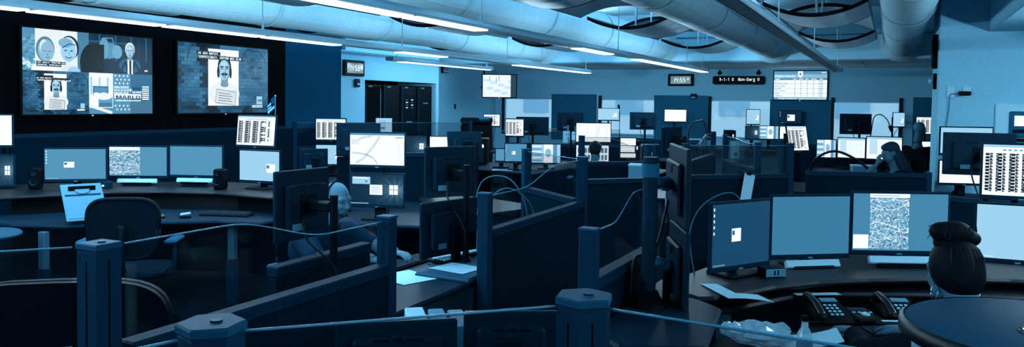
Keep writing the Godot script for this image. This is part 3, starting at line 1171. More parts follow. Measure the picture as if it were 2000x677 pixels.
func arc_strip(w: float, z0: float, z1: float, sag: float, th: float) -> ArrayMesh:
	var st := begin()
	st.set_smooth_group(0)
	var n := 16
	for i in n:
		var u0 := float(i) / n * 2.0 - 1.0
		var u1 := float(i + 1) / n * 2.0 - 1.0
		var ya := sag * (1.0 - u0 * u0)
		var yb := sag * (1.0 - u1 * u1)
		var xa := u0 * w / 2
		var xb := u1 * w / 2
		quad(st, Vector3(xa, ya, z0), Vector3(xb, yb, z0), Vector3(xb, yb, z1), Vector3(xa, ya, z1), Vector3.DOWN)
		quad(st, Vector3(xa, ya + th, z0), Vector3(xb, yb + th, z0), Vector3(xb, yb + th, z1), Vector3(xa, ya + th, z1), Vector3.UP)
	st.set_smooth_group(-1)
	for i in n:
		var u0 := float(i) / n * 2.0 - 1.0
		var u1 := float(i + 1) / n * 2.0 - 1.0
		var ya := sag * (1.0 - u0 * u0)
		var yb := sag * (1.0 - u1 * u1)
		for zz in [z0, z1]:
			quad(st, Vector3(u0 * w / 2, ya, zz), Vector3(u1 * w / 2, yb, zz), Vector3(u1 * w / 2, yb + th, zz), Vector3(u0 * w / 2, ya + th, zz), Vector3(0, 0, zz - (z0 + z1) / 2))
	for s in [-1.0, 1.0]:
		quad(st, Vector3(s * w / 2, 0, z0), Vector3(s * w / 2, 0, z1), Vector3(s * w / 2, th, z1), Vector3(s * w / 2, th, z0), Vector3(s, 0, 0))
	return done(st)

func cloud(x0: float, x1: float, z: float, lz: float, sag: float, label: String) -> void:
	var w := x1 - x0
	var t := thing("ceiling_panel", label, "ceiling panel", Vector3((x0 + x1) / 2, 2.95, z), 0, "curved ceiling panels")
	var n := 3
	for k in n:
		var a := -lz + 0.03 + (lz - 0.06) * k / n
		part(t, "metal_sheet", arc_strip(w, a + 0.006, a + (lz - 0.06) / n - 0.006, sag, 0.012), M.cloud)
	part(t, "rim", arc_strip(w + 0.01, -0.03, 0.0, sag, 0.045), M.cloud_edge)
	part(t, "rim", arc_strip(w + 0.01, -lz, -lz + 0.03, sag, 0.03), M.cloud_edge)
	part(t, "backing", arc_strip(w - 0.01, -lz + 0.03, -0.03, sag + 0.0, 0.02), M.cloud_edge, Vector3(0, 0.014, 0))
	for s in [-1.0, 1.0]:
		part(t, "side_rail", bx(0.02, 0.05, lz, 0.004), M.alu_dark, Vector3(s * w / 2, 0.02, -lz / 2))
	for q in [-0.35, -lz + 0.35]:
		part(t, "hanger_rod", cyl(0.012, 0.012, 0.36 - sag, 8), M.alu, Vector3(0, sag + 0.0 + (0.36 - sag) / 2, q))

# ------------------------------------------------------------------ things on the walls
func seven(p: Node, digit: String, x: float, y: float, h: float, m: Material, slant := 0.12) -> void:
	var on := {"0": "abcdef", "1": "bc", "3": "abcdg", "4": "bcfg", "5": "acdfg"}
	var w := h * 0.5
	var t := h * 0.12
	var st := begin()
	for s in on[digit]:
		var c := Vector2.ZERO
		var horizontal := true
		match s:
			"a": c = Vector2(0, h / 2)
			"g": c = Vector2(0, 0)
			"d": c = Vector2(0, -h / 2)
			"f": c = Vector2(-w / 2, h / 4); horizontal = false
			"b": c = Vector2(w / 2, h / 4); horizontal = false
			"e": c = Vector2(-w / 2, -h / 4); horizontal = false
			"c": c = Vector2(w / 2, -h / 4); horizontal = false
		if horizontal:
			add_box(st, Vector3(c.x, c.y, 0), Vector3(w - t * 0.3, t, 0.004))
		else:
			add_box(st, Vector3(c.x, c.y, 0), Vector3(t, h / 2 - t * 0.3, 0.004))
	var o := part(p, "digit", done(st), m, Vector3(x, y, 0))
	o.transform.basis = Basis(Vector3.RIGHT, Vector3(slant, 1, 0), Vector3.BACK)

func digital_clock(at: Vector3, turn: float, w: float, h: float, label: String) -> void:
	var t := thing("digital_clock", label, "clock", at, turn)
	part(t, "frame", bx(w, h, 0.06, 0.01), M.plastic, Vector3(0, 0, 0.03))
	part(t, "bezel", bx(w * 0.86, h * 0.76, 0.01, 0.003), M.lit_plastic, Vector3(0.0, 0, 0.062))
	part(t, "display_glass", bx(w * 0.8, h * 0.66, 0.01, 0.003), M.black_gloss, Vector3(0.0, 0, 0.066))
	var d := Node3D.new()
	d.name = "display_digits"
	t.add_child(d)
	d.position = Vector3(-w * 0.02, 0, 0.075)
	var dh := h * 0.32
	var x := -w * 0.25
	for c in ["1", "4", ":", "5", "5"]:
		if c == ":":
			for s in [-1.0, 1.0]:
				part(d, "dot", bx(dh * 0.1, dh * 0.1, 0.004, 0.0), M.led, Vector3(x - dh * 0.1, s * dh * 0.22, 0))
			x += dh * 0.3
			continue
		seven(d, c, x, 0, dh, M.led)
		x += dh * 0.82
	for c in ["3", "0"]:
		seven(d, c, x - dh * 0.12, dh * 0.24, dh * 0.5, M.led)
		x += dh * 0.42

func wall_tv(called: String, label: String, at: Vector3, turn: float, w: float, h: float, key: String, e := 0.0) -> Node3D:
	var t := thing(called, label, "television", at, turn)
	part(t, "housing", bx(w + 0.05, h + 0.05, 0.06, 0.008), M.black, Vector3(0, 0, 0.03))
	part(t, "screen", face(w, h), scr[key], Vector3(0, 0, 0.063))
	part(t, "status_light", bx(0.02, 0.012, 0.01, 0.002), M.led, Vector3(0, -h / 2 - 0.02, 0.06))
	if e > 0.0:
		var q := Basis(Vector3.UP, deg_to_rad(turn))
		area_light("screen_light", at + q * Vector3(0, 0, 0.075), Vector3(0, turn + 180.0, 0), Vector2(w, h), e, Color(0.62, 0.83, 0.95))
	return t

func build_walls_things() -> void:
	# video wall
	var a := wall_tv("wall_display", "large wall display split into four pictures with a furniture advert", Vector3(-9.29, 2.045, -6.71), 90, 1.80, 1.03, "quad", 0.15)
	var z := 0.066
	var mono := "Droid Sans Mono"
	for q in [
		["DISCOUNT", 0.225, 0.415, -0.167, "Droid Serif", 1.0], ["EQUAL TO YOUR", 0.225, 0.415, -0.204, "Droid Serif", 1.0], ["SALES TAX", 0.22, 0.412, -0.240, "Droid Serif", 1.0],
		["+", 0.045, 0.555, -0.202, "Droid Sans", 1.0], ["DELIVERY", 0.15, 0.655, -0.228, "Droid Sans", 1.0], ["FURNITURE & MATTRESSES", 0.385, 0.517, -0.341, "Droid Sans", 0.8],
		["GUT REALLY TRUSTING HIS", 0.35, -0.544, 0.112, mono, 0.9], ["DAUGHTER, ESPECIALLY", 0.288, -0.577, 0.083, mono, 1.0],
		["AS HER RAPIST,", 0.195, -0.631, -0.076, mono, 0.9], ["SURPRISINGLY, GAYTAN WAS ALSO", 0.425, -0.514, -0.102, mono, 0.9], ["abc", 0.055, 0.800, 0.068, "Droid Sans", 1.0]]:
		words(a, q[0], q[1], M.led, Vector3(q[2], q[3], z), q[4], q[5])
	words(a, "STYLE", 0.12, M.text_dark, Vector3(0.649, -0.179, z))
	words(a, "MARLO", 0.37, M.text_dark, Vector3(0.517, -0.296, z), "Droid Sans", 0.55)
	words(a, "HLN", 0.045, M.text_dark, Vector3(-0.091, -0.421, z))
	var b := wall_tv("wall_display", "large wall display showing one news picture with a caption", Vector3(-9.29, 2.045, -8.945), 90, 1.80, 1.03, "news", 0.1)
	words(b, "AS HER RAPIST,", 0.40, M.led, Vector3(-0.331, 0.374, z), mono)
	words(b, "SURPRISINGLY, GAYTAN WAS ALSO", 0.84, M.led, Vector3(-0.108, 0.320, z), mono)
	words(b, "HLN", 0.09, M.text_dark, Vector3(0.713, -0.321, z))
	words(b, "Forensic Files", 0.19, M.text_dark, Vector3(0.665, -0.415, z))
	digital_clock(Vector3(-9.29, 2.36, -12.17), 90, 0.62, 0.30, "digital clock above the wall sensor beside the server racks")
	digital_clock(Vector3(-4.87, 2.375, -19.99), 0, 0.66, 0.31, "digital clock on the window wall beside the scrolling sign")
	var wsn := thing("wall_sensor", "small grey wall sensor under the clock by the racks", "sensor", Vector3(-9.29, 2.08, -12.28), 90)
	part(wsn, "case", bx(0.14, 0.16, 0.06, 0.015), M.lit_plastic, Vector3(0, 0, 0.03))
	part(wsn, "label_plate", bx(0.09, 0.03, 0.01, 0.002), M.paper, Vector3(0.01, -0.02, 0.063))
	# server racks in the alcove
	for i in 4:
		var r := thing("server_rack", ["black server rack with an open frame and bright cable strip", "black server rack with plain tinted door", "black server rack with rows of small indicator lights", "black server rack with one thin shelf light, next to the wall corner"][i], "server rack", Vector3(-9.62, 0, -12.91 - i * 0.64), 90, "server racks")
		part(r, "cabinet", bx(0.6, 2.08, 0.56, 0.008), M.black, Vector3(0, 1.04, -0.0))
		part(r, "door", bx(0.5, 1.98, 0.02, 0.006), M.black_wall if i == 0 else M.plastic, Vector3(0, 1.04, 0.29))
		part(r, "door_frame", bx(0.04, 2.02, 0.03, 0.006), M.lit_plastic, Vector3(-0.27, 1.04, 0.29))
		part(r, "name_plate", bx(0.12, 0.025, 0.006, 0.002), M.paper_dim, Vector3(-0.12, 2.03, 0.302))
		if i == 0:
			for k in 22:
				part(r, "cable_clip", bx(0.016, 0.05, 0.01, 0.002), M.paper_dim, Vector3(0.22, 0.95 + k * 0.048, 0.305))
		if i == 2:
			for k in 4:
				part(r, "indicator", bx(0.07, 0.016, 0.008, 0.002), M.led if k % 2 else M.paper_dim, Vector3(-0.1, 1.77 - k * 0.055, 0.304))
				part(r, "indicator", bx(0.07, 0.016, 0.008, 0.002), M.paper_dim if k % 2 else M.led, Vector3(0.1, 1.77 - k * 0.055, 0.304))
		if i >= 2:
			part(r, "shelf_light", bx(0.2, 0.025, 0.008, 0.002), M.paper_dim, Vector3(0, 1.30 if i == 2 else 1.70, 0.304))
	# television on an arm in the far corner
	var tv := wall_tv("television", "small television hung from a pole showing a pale outdoor camera view", Vector3(-8.55, 2.135, -16.95), 24, 0.80, 0.53, "snow", 0.05)
	part(tv, "ceiling_pole", tube([Vector3(-0.33, 0.0, -0.06), Vector3(-0.37, 0.2, -0.08), Vector3(-0.40, 0.515, -0.08)], 0.02), M.black)
	part(tv, "mount_plate", bx(0.3, 0.2, 0.05, 0.006), M.black, Vector3(-0.2, 0.0, -0.02))
	part(tv, "pole_joint", ball(0.055), M.black, Vector3(-0.40, -0.03, -0.06))
	part(tv, "mount_arm", tube([Vector3(-0.40, -0.03, -0.06), Vector3(-0.2, 0.0, -0.03)], 0.02), M.black)
	var ex := thing("exit_sign", "small white exit sign under the short strip light", "exit sign", Vector3(-10.19, 2.56, -17.07), 90)
	part(ex, "case", bx(0.30, 0.2, 0.05, 0.008), M.lit_plastic, Vector3(0, 0, 0.03))
	part(ex, "face_plate", bx(0.24, 0.17, 0.01, 0.003), M.paper, Vector3(0.02, 0, 0.06))
	words(ex, "EXIT", 0.19, M.text_dark, Vector3(0.02, 0, 0.068))
	var sw := thing("light_switch", "single light switch on the pale wall beyond the racks", "switch", Vector3(-10.19, 1.62, -17.65), 90)
	part(sw, "plate", bx(0.08, 0.13, 0.012, 0.004), M.lit_plastic, Vector3(0, 0, 0.006))
	part(sw, "rocker", bx(0.03, 0.06, 0.012, 0.004), M.plastic, Vector3(0, 0, 0.014))
	# scrolling sign with its two speakers
	var sg := thing("scrolling_sign", "black scrolling call sign with white letters beside the wall television", "sign", Vector3(-3.43, 2.365, -19.99))
	part(sg, "case", prism(round_rect(1.26, 0.21, 0.05), 0.07), M.black, Vector3(0, 0, 0.04))
	words(sg, "9-1-1 0  Non-Emrg 0", 0.96, M.led, Vector3(0.02, 0.018, 0.08), mono, 1.15)
	for q in [-3.9, -2.96]:
		var sp := thing("wall_knob_speaker", "small round black speaker above the scrolling sign, at its end towards the " + ("clock" if q < -3.5 else "television"), "speaker", Vector3(q, 2.545, -19.99), 0, "round speakers above the sign")
		part(sp, "speaker_ball", ball(0.05), M.plastic, Vector3(0, 0, 0.045))
		part(sp, "bracket", bx(0.03, 0.08, 0.03, 0.004), M.black, Vector3(0, 0.04, 0.015))
	var hb := thing("wall_box", "small dark box on top edge of the wide pinboard", "junction box", Vector3(-4.53, 1.96, -19.95))
	part(hb, "case", bx(0.16, 0.13, 0.06, 0.008), M.window_frame, Vector3(0, 0, 0.03))
	part(hb, "label_plate", bx(0.11, 0.03, 0.01, 0.002), M.paper, Vector3(0, -0.03, 0.062))
	# call board television
	var cb := wall_tv("wall_television", "wall television showing a white table of call counts", Vector3(-1.985, 2.24, -19.99), 0, 1.20, 0.68, "table", 0.1)
	words(cb, "Arlington County ECC", 0.47, M.led, Vector3(-0.345, 0.222, 0.066))
	var hd := [["NAME", -0.52, 0.10], ["CALLS", -0.12, 0.09], ["ABAND", 0.02, 0.10], ["WAIT", 0.15, 0.08], ["ANSWER", 0.30, 0.13], ["AVG", 0.47, 0.07]]
	for q in hd:
		words(cb, q[0], q[2], M.led, Vector3(q[1], 0.153, 0.066))
	var rws := [["9-1-1", 0.10], ["10 DIGIT TOTAL", 0.31], ["NON EMERG", 0.25], ["ALARM", 0.14], ["CNTY ADMIN", 0.25], ["VHSD", 0.10], ["FAIRFAX", 0.16]]
	for k in 7:
		words(cb, rws[k][0], rws[k][1], M.text_blue, Vector3(-0.58 + rws[k][1] / 2, 0.10 - k * 0.058, 0.066))
		for c in 4:
			words(cb, "0", 0.02, M.text_dark, Vector3(-0.12 + c * 0.14, 0.10 - k * 0.058, 0.066))
		words(cb, "0:00", 0.09, M.text_blue, Vector3(0.46, 0.10 - k * 0.058, 0.066))
	words(cb, "Arlington County ECC - Thank you for your hard work", 1.08, M.led, Vector3(0.04, -0.312, 0.066))
	words(cb, "14:55", 0.10, M.led, Vector3(0.52, 0.305, 0.066))
	# on the wall block
	var ot := thing("wall_outlet", "double wall outlet with a black adapter plugged in and a hanging cord", "outlet", Vector3(0.72, 1.93, -10.79))
	for s in [-1.0, 1.0]:
		part(ot, "cover_plate", bx(0.085, 0.13, 0.012, 0.004), M.soffit, Vector3(s * 0.085, 0.01, 0.006))
	part(ot, "adapter", bx(0.13, 0.05, 0.06, 0.008), M.black, Vector3(0.06, -0.005, 0.04))
	part(ot, "cord", tube(curve([Vector3(-0.02, -0.01, 0.05), Vector3(-0.09, -0.03, 0.04), Vector3(-0.10, -0.2, 0.02), Vector3(-0.13, -0.5, 0.015), Vector3(-0.12, -0.75, 0.02)]), 0.005, 6), M.cable_pale)
	var ac := thing("access_panel", "pale wall access panel with a lit control screen", "control panel", Vector3(1.55, 1.45, -10.79))
	part(ac, "back_board", bx(0.9, 0.72, 0.04, 0.01), M.soffit, Vector3(0, 0, 0.02))
	part(ac, "control_case", bx(0.62, 0.30, 0.06, 0.01), M.steel_blue, Vector3(-0.0, 0.12, 0.06))
	part(ac, "control_screen", face(0.17, 0.12), scr.white, Vector3(-0.18, 0.16, 0.0915))
	part(ac, "keypad", bx(0.2, 0.04, 0.01, 0.003), M.plastic, Vector3(-0.18, 0.04, 0.092))
	part(ac, "ledge", bx(0.66, 0.03, 0.1, 0.006), M.black, Vector3(0, -0.06, 0.08))
	var sps := thing("speaker_strip", "slim black wall speaker high on the column side", "speaker", Vector3(0.5, 2.45, -11.2), -90)
	part(sps, "case", bx(0.22, 0.42, 0.06, 0.01), M.black, Vector3(0, 0, 0.03))
	part(sps, "grille", bx(0.14, 0.36, 0.012, 0.004), M.lit_plastic, Vector3(0, 0, 0.062))
	var lc := thing("security_camera", "small white dome camera on the column side", "camera", Vector3(0.5, 2.08, -11.2), -90)
	part(lc, "bracket", bx(0.1, 0.2, 0.04, 0.008), M.black, Vector3(0, 0, 0.02))
	part(lc, "lens_dome", ball(0.035), M.paper, Vector3(0, 0, 0.06))

# ------------------------------------------------------------------ partitions
func partition(a: Vector2, b: Vector2, h1: float, h2: float, label: String, opt := {}) -> Node3D:
	var mid := (a + b) / 2
	var L := a.distance_to(b)
	var t := thing("partition", label, "partition", Vector3(mid.x, 0, mid.y), rad_to_deg(atan2(-(b.y - a.y), b.x - a.x)), opt.get("group", ""))
	var rail: float = opt.get("rail", 1.02)
	var th := 0.055
	var fab: Material = M.fabric
	part(t, "fabric_panel", bx(L, rail - 0.16, th, 0.006), fab, Vector3(0, 0.1 + (rail - 0.16) / 2, 0))
	part(t, "top_rail", bx(L, 0.05, th + 0.018, 0.006), M.rail, Vector3(0, rail - 0.03, 0))
	part(t, "base_rail", bx(L, 0.1, th + 0.01, 0.006), M.plastic, Vector3(0, 0.05, 0))
	if opt.get("glass", true):
		var n := 24
		var pl := PackedVector2Array([Vector2(L / 2, rail - 0.01), Vector2(-L / 2, rail - 0.01)])
		var top := []
		for k in n + 1:
			var u := float(k) / n
			var y := lerpf(h1, h2, smoothstep(0.3, 0.72, u)) - 0.015
			pl.append(Vector2(-L / 2 + u * L, y))
			top.append(Vector3(-L / 2 + u * L, y + 0.002, 0))
		part(t, "glass_pane", prism(pl, 0.008), M.glass)
		part(t, "glass_edge", tube(top, 0.003, 6), M.glass_edge, Vector3.ZERO, Vector3.ZERO, "top edge of the glass with its caught light painted pale")
	for e in [["a", -1.0, h1], ["b", 1.0, h2]]:
		if opt.get(e[0], false):
			var p := part(t, "post", bx(0.06, e[2], 0.075, 0.006), M.post, Vector3(e[1] * (L / 2 + 0.03), e[2] / 2, 0))
			part(p, "post_cap", bx(0.064, 0.012, 0.079, 0.003), M.cap, Vector3(0, e[2] / 2 + 0.006, 0))
	return t

func corner_post(at: Vector2, h: float, r: float, sides: int, turn: float, label: String) -> void:
	var t := thing("corner_post", label, "post", Vector3(at.x, 0, at.y), turn, "partition corner posts")
	var pl := PackedVector2Array()
	var cp := PackedVector2Array()
	for k in sides:
		var a := TAU * (k + 0.5) / sides
		pl.append(Vector2(cos(a), sin(a)) * r)
		cp.append(Vector2(cos(a), sin(a)) * (r + 0.004))
	part(t, "post_body", slab(pl, 0.0, h - 0.02, 0.004), M.post)
	part(t, "post_cap", slab(cp, h - 0.02, h, 0.004), M.cap)
	part(t, "screw_cover", cyl(0.011, 0.011, 0.004, 14), M.lit_plastic, Vector3(0.01, h + 0.002, 0.0))
	for k in sides:
		var a := TAU * k / sides
		var ap := r * cos(PI / sides)
		part(t, "groove", bx(0.004, h - 0.1, 0.006, 0.0), M.black, Vector3(cos(a) * (ap - 0.0015), h / 2, sin(a) * (ap - 0.0015)))

func build_partitions() -> void:
	corner_post(Vector2(-2.08, -1.53), 1.325, 0.059, 4, 0, "square blue corner post beside the rounded dark chair")
	corner_post(Vector2(-0.59, -1.59), 1.335, 0.062, 6, 12, "six-sided corner post where two straight glass panes meet in front of the console")
	corner_post(Vector2(-1.13, -1.06), 1.335, 0.06, 6, 12, "six-sided corner post at the end of the long straight glass pane")
	partition(Vector2(-2.06, -1.60), Vector2(-2.04, -2.90), 1.325, 1.22, "blue partition with wavy glass beside the bald man's station", {"b": true})
	partition(Vector2(-2.13, -1.48), Vector2(-3.0, -0.45), 1.325, 1.325, "partition with straight glass behind the square corner post", {})
	partition(Vector2(-2.08, -3.99), Vector2(-2.09, -5.52), 1.22, 1.335, "large dark blue partition with wavy glass beside the stacked monitor backs", {"a": true, "b": true})
	partition(Vector2(-1.12, -3.10), Vector2(-1.11, -3.95), 1.22, 1.335, "narrow dark partition with wavy glass behind the thick monitor pole", {"a": true})
	partition(Vector2(-1.09, -1.10), Vector2(-0.64, -1.55), 1.325, 1.325, "partition with a long straight glass pane between two six-sided posts", {})
	partition(Vector2(-0.54, -1.585), Vector2(0.62, -1.48), 1.325, 1.325, "partition with straight glass in front of the curved console", {})
	partition(Vector2(-1.15, -1.0), Vector2(-1.45, -0.1), 1.325, 1.325, "partition with glass running back from the end post", {})
	partition(Vector2(-2.56, -2.76), Vector2(-2.57, -3.5), 1.02, 1.02, "low solid screen below the tall monitor back", {"glass": false, "rail": 0.98})
	partition(Vector2(-2.84, -6.2), Vector2(-2.16, -5.62), 1.335, 1.335, "dark partition joining the end of the large wavy-glass partition", {"a": true})
	partition(Vector2(-2.73, -7.04), Vector2(-2.2, -7.6), 1.335, 1.335, "dark partition crossing behind the large wavy-glass partition", {"b": true, "glass": false})
	partition(Vector2(-1.9, -8.17), Vector2(-1.0, -8.93), 1.335, 1.335, "wide dark partition behind the dark desktop monitor of the curved console", {"a": true, "b": true})
	partition(Vector2(-2.36, -10.2), Vector2(-2.42, -12.0), 1.22, 1.335, "partition with steep wavy glass in the middle of the far desks", {"a": true, "b": true})
	partition(Vector2(-2.02, -10.9), Vector2(-1.42, -9.6), 1.335, 1.30, "partition with two slim posts beside a hanging note", {"a": true, "b": true})
	partition(Vector2(-0.85, -9.42), Vector2(0.36, -9.84), 1.02, 1.02, "black solid screen in front of the long-haired woman", {"glass": false, "b": true})
	partition(Vector2(-8.4, -9.6), Vector2(-6.6, -11.9), 1.40, 1.40, "glass-topped partition in front of the server racks", {"a": true, "b": true})
	partition(Vector2(-3.45, -9.2), Vector2(-2.75, -9.9), 1.335, 1.22, "partition beside the portrait monitor with three forms", {"a": true, "b": true})
	partition(Vector2(-6.3, -12.9), Vector2(-4.3, -13.3), 1.30, 1.30, "glass-topped partition below the dark monitor back with papers", {"a": true})
	partition(Vector2(-1.45, -12.3), Vector2(-1.28, -12.95), 1.24, 1.24, "short thick partition end below the tilted table monitor", {"a": true, "glass": false, "rail": 1.22})
	partition(Vector2(-5.35, -6.75), Vector2(-4.45, -7.25), 1.25, 1.25, "dark screen behind the white city-map monitor", {"glass": false, "rail": 1.2})
	partition(Vector2(0.15, -8.2), Vector2(1.6, -8.0), 1.2, 1.2, "dark screen between the black monitor back and the wall block", {"glass": false, "rail": 0.95})
	partition(Vector2(-4.9, -14.6), Vector2(-3.2, -14.6), 1.25, 1.25, "dark screen under the badge monitor back near the windows", {"glass": false, "rail": 1.1})
	partition(Vector2(-1.6, -14.07), Vector2(-0.05, -14.07), 1.25, 1.25, "dark screen behind the row of three monitors near the last window", {"glass": false, "rail": 1.12})

# ------------------------------------------------------------------ desks
func P2(a: Array) -> PackedVector2Array:
	var p := PackedVector2Array()
	for q in a:
		p.append(Vector2(q[0], q[1]))
	return p

# worktop outlines are in world metres; the thing stands at their middle
func desk(label: String, tops: Array, legs: Array, opt := {}) -> Node3D:
	var c := Vector2.ZERO
	var n := 0
	for q in tops[0][0]:
		c += Vector2(q[0], q[1])
		n += 1
	c /= n
	var t := thing(opt.get("name", "console_desk"), label, "desk", Vector3(c.x, 0, c.y), 0, opt.get("group", ""))
	for q in tops:
		var pl := P2(q[0])
		for i in pl.size():
			pl[i] -= c
		var o := part(t, q[3], slab(pl, q[1] - 0.032, q[1], 0.012), q[2])
		if q.size() > 4:
			o.set_meta("label", q[4])
	var hgt: float = 1e9
	for q in tops:
		hgt = minf(hgt, q[1])
	for l in legs:
		var p := part(t, "leg", bx(0.07, hgt - 0.35, 0.05, 0.004), M.leg, Vector3(l[0] - c.x, 0.30 + (hgt - 0.35) / 2 - 0.0, l[1] - c.y))
		part(p, "lower_sleeve", bx(0.09, 0.40, 0.065, 0.004), M.lit_plastic, Vector3(0, -(hgt - 0.35) / 2 - 0.1, 0))
		part(t, "foot", bx(0.08, 0.03, 0.5, 0.006), M.plastic, Vector3(l[0] - c.x, 0.015, l[1] - c.y))
	for q in opt.get("panels", []):
		var a := Vector2(q[0], q[1])
		var b := Vector2(q[2], q[3])
		var m := (a + b) / 2 - c
		part(t, "back_panel", bx(a.distance_to(b), q[5] - q[4], 0.025, 0.004), M.shelf, Vector3(m.x, (q[4] + q[5]) / 2, m.y), Vector3(0, rad_to_deg(atan2(-(b.y - a.y), b.x - a.x)), 0))
	return t

func build_desks() -> void:
	desk("curved two-level console holding the dense street-map monitor", [
		[[[-0.87, -3.75], [-0.80, -3.70], [-0.73, -3.74], [-0.62, -3.9], [-0.5, -4.12], [-0.31, -4.34], [-0.08, -4.53], [0.22, -4.72], [0.6, -4.9], [1.1, -5.0], [1.1, -5.75], [0.45, -5.7], [-0.1, -5.45], [-0.55, -5.1], [-0.88, -4.6], [-0.98, -4.12]], 0.84, M.shelf, "monitor_shelf"],
		[[[-0.78, -3.75], [-0.72, -3.76], [-0.60, -3.93], [-0.50, -4.11], [-0.38, -4.32], [-0.06, -4.5], [0.27, -4.66], [0.7, -4.8], [1.1, -4.86], [1.1, -5.3], [0.4, -5.1], [-0.1, -4.85], [-0.5, -4.5], [-0.75, -4.2]], 0.775, M.shelf, "front_shelf"],
		[[[-0.36, -3.98], [-0.30, -4.2], [-0.02, -4.4], [0.3, -4.5], [0.6, -4.5], [0.5, -3.9], [0.25, -3.75], [-0.02, -3.62], [-0.2, -3.64], [-0.34, -3.8]], 0.72, M.desk_edge, "keyboard_tray"]],
		[[-0.75, -4.1], [0.1, -4.95], [0.9, -5.2]], {"panels": [[-0.85, -4.1, -0.45, -4.75, 0.1, 0.74], [-0.45, -4.75, 0.2, -5.1, 0.1, 0.74], [0.2, -5.1, 1.1, -5.3, 0.1, 0.74]]})
	desk("small dark side desk under the thick monitor pole", [
		[[[-1.06, -2.95], [-1.06, -4.0], [-0.99, -4.0], [-0.93, -3.72], [-0.78, -3.66], [-0.66, -3.55], [-0.60, -2.95], [-0.9, -2.8]], 0.84, M.desk, "worktop"]], [[-0.85, -3.05]])
	desk("dark desk with bag and bottle in front of the curved console", [
		[[[-0.66, -3.05], [-0.2, -3.1], [-0.12, -3.55], [-0.4, -3.62], [-0.62, -3.5]], 0.76, M.desk_edge, "worktop"]], [[-0.5, -3.35], [-0.25, -3.35]])
	desk("dark desk behind the long straight glass pane", [[[[-1.42, -1.62], [-1.05, -1.35], [-0.72, -1.7], [-0.78, -2.25], [-1.3, -2.3], [-1.5, -1.95]], 0.78, M.desk, "worktop"]], [[-1.1, -1.9]])
	# round high table
	var rt := thing("round_table", "round high table with a thick dark rim behind the seated woman with a bun", "table", Vector3(0.42, 0, -2.68))
	part(rt, "tabletop", lathe([Vector2(0, 1.12), Vector2(0.36, 1.12), Vector2(0.372, 1.115)], 40), M.tabletop)
	part(rt, "rim", lathe([Vector2(0.37, 1.12), Vector2(0.382, 1.112), Vector2(0.384, 1.078), Vector2(0.374, 1.07), Vector2(0, 1.07)], 40), M.desk_edge)
	part(rt, "drum_base", lathe([Vector2(0.345, 1.07), Vector2(0.345, 0.05), Vector2(0.33, 0.0)], 40), M.drum)
	part(rt, "grommet", lathe([Vector2(0.045, 1.12), Vector2(0.045, 1.126), Vector2(0.034, 1.126), Vector2(0.03, 1.121), Vector2(0, 1.121)], 24), M.black_gloss, Vector3(-0.03, 0.0, 0.06))
	desk("curved console along the video wall with grey legs", [
		[[[-7.6, -3.55], [-6.75, -3.9], [-6.55, -4.3], [-6.3, -4.75], [-5.95, -5.02], [-5.5, -5.2], [-4.85, -5.2], [-4.6, -5.15], [-4.6, -5.75], [-5.2, -6.05], [-6.0, -5.95], [-6.8, -5.5], [-7.35, -4.95], [-7.8, -4.2]], 0.90, M.shelf, "monitor_shelf"],
		[[[-7.0, -3.75], [-6.2, -3.8], [-5.8, -3.98], [-5.62, -4.2], [-5.3, -4.5], [-5.0, -4.75], [-4.62, -4.85], [-4.62, -5.3], [-5.4, -5.3], [-6.0, -5.0], [-6.4, -4.6], [-6.6, -4.2], [-7.0, -4.0]], 0.74, M.desk, "worktop"]],
		[[-5.95, -3.9], [-4.98, -4.9]], {"panels": [[-7.0, -4.3, -6.4, -5.0, 0.15, 0.85], [-6.4, -5.0, -5.4, -5.4, 0.15, 0.85], [-5.4, -5.4, -4.6, -5.35, 0.15, 0.85]]})
	desk("round pale side table at the end of the video-wall console", [
		[arc_list(-6.0, -3.45, 0.27), 0.742, M.desk_pale, "worktop"]], [[-6.0, -3.45]], {"name": "side_table"})
	desk("dark desk with keyboard in front of the bald man", [
		[[[-2.14, -2.96], [-2.14, -5.3], [-2.5, -5.5], [-3.1, -5.5], [-3.05, -5.0], [-2.75, -4.75], [-2.84, -4.3], [-2.9, -3.95], [-2.72, -3.7], [-2.5, -3.6], [-2.44, -2.98]], 0.72, M.desk, "worktop"],
		[[[-2.13, -3.86], [-2.13, -4.5], [-2.42, -4.55], [-2.56, -4.2], [-2.5, -3.88]], 0.745, M.desk_pale, "raised_top"]],
		[[-2.4, -3.25], [-2.5, -5.2]], {})
	var pd := thing("pedestal", "pale drawer pedestal under the raised desk top", "cabinet", Vector3(-2.31, 0, -4.08), 4)
	part(pd, "cabinet_body", bx(0.30, 0.58, 0.30, 0.006), M.desk_pale, Vector3(0, 0.385, 0))
	part(pd, "plinth", bx(0.28, 0.1, 0.28, 0.004), M.plastic, Vector3(0, 0.05, 0))
	for k in 3:
		var dr := part(pd, "drawer", bx(0.27, 0.17, 0.014, 0.004), M.desk_pale, Vector3(0, 0.19 + k * 0.19, 0.155))
		part(dr, "handle", bx(0.1, 0.012, 0.012, 0.003), M.plastic, Vector3(0, 0.06, 0.012))
	desk("dark desk under the white city-map monitor", [
		[[[-4.5, -5.4], [-4.2, -5.35], [-3.5, -5.6], [-3.2, -6.0], [-3.4, -6.3], [-4.4, -6.95], [-5.2, -6.7], [-5.1, -6.3], [-4.6, -6.1]], 0.70, M.desk, "worktop"],
		[[[-3.3, -6.0], [-3.0, -6.9], [-3.9, -7.3], [-4.5, -7.0], [-4.0, -6.4]], 0.75, M.shelf, "monitor_shelf"]], [[-4.5, -6.2], [-3.6, -6.2]])
	desk("dark desk in front of the blue wall panel", [[[[-7.5, -7.9], [-5.6, -6.7], [-5.4, -7.3], [-6.3, -8.8], [-7.2, -9.1]], 0.74, M.desk, "worktop"]], [[-6.8, -8.3], [-6.0, -7.4]])
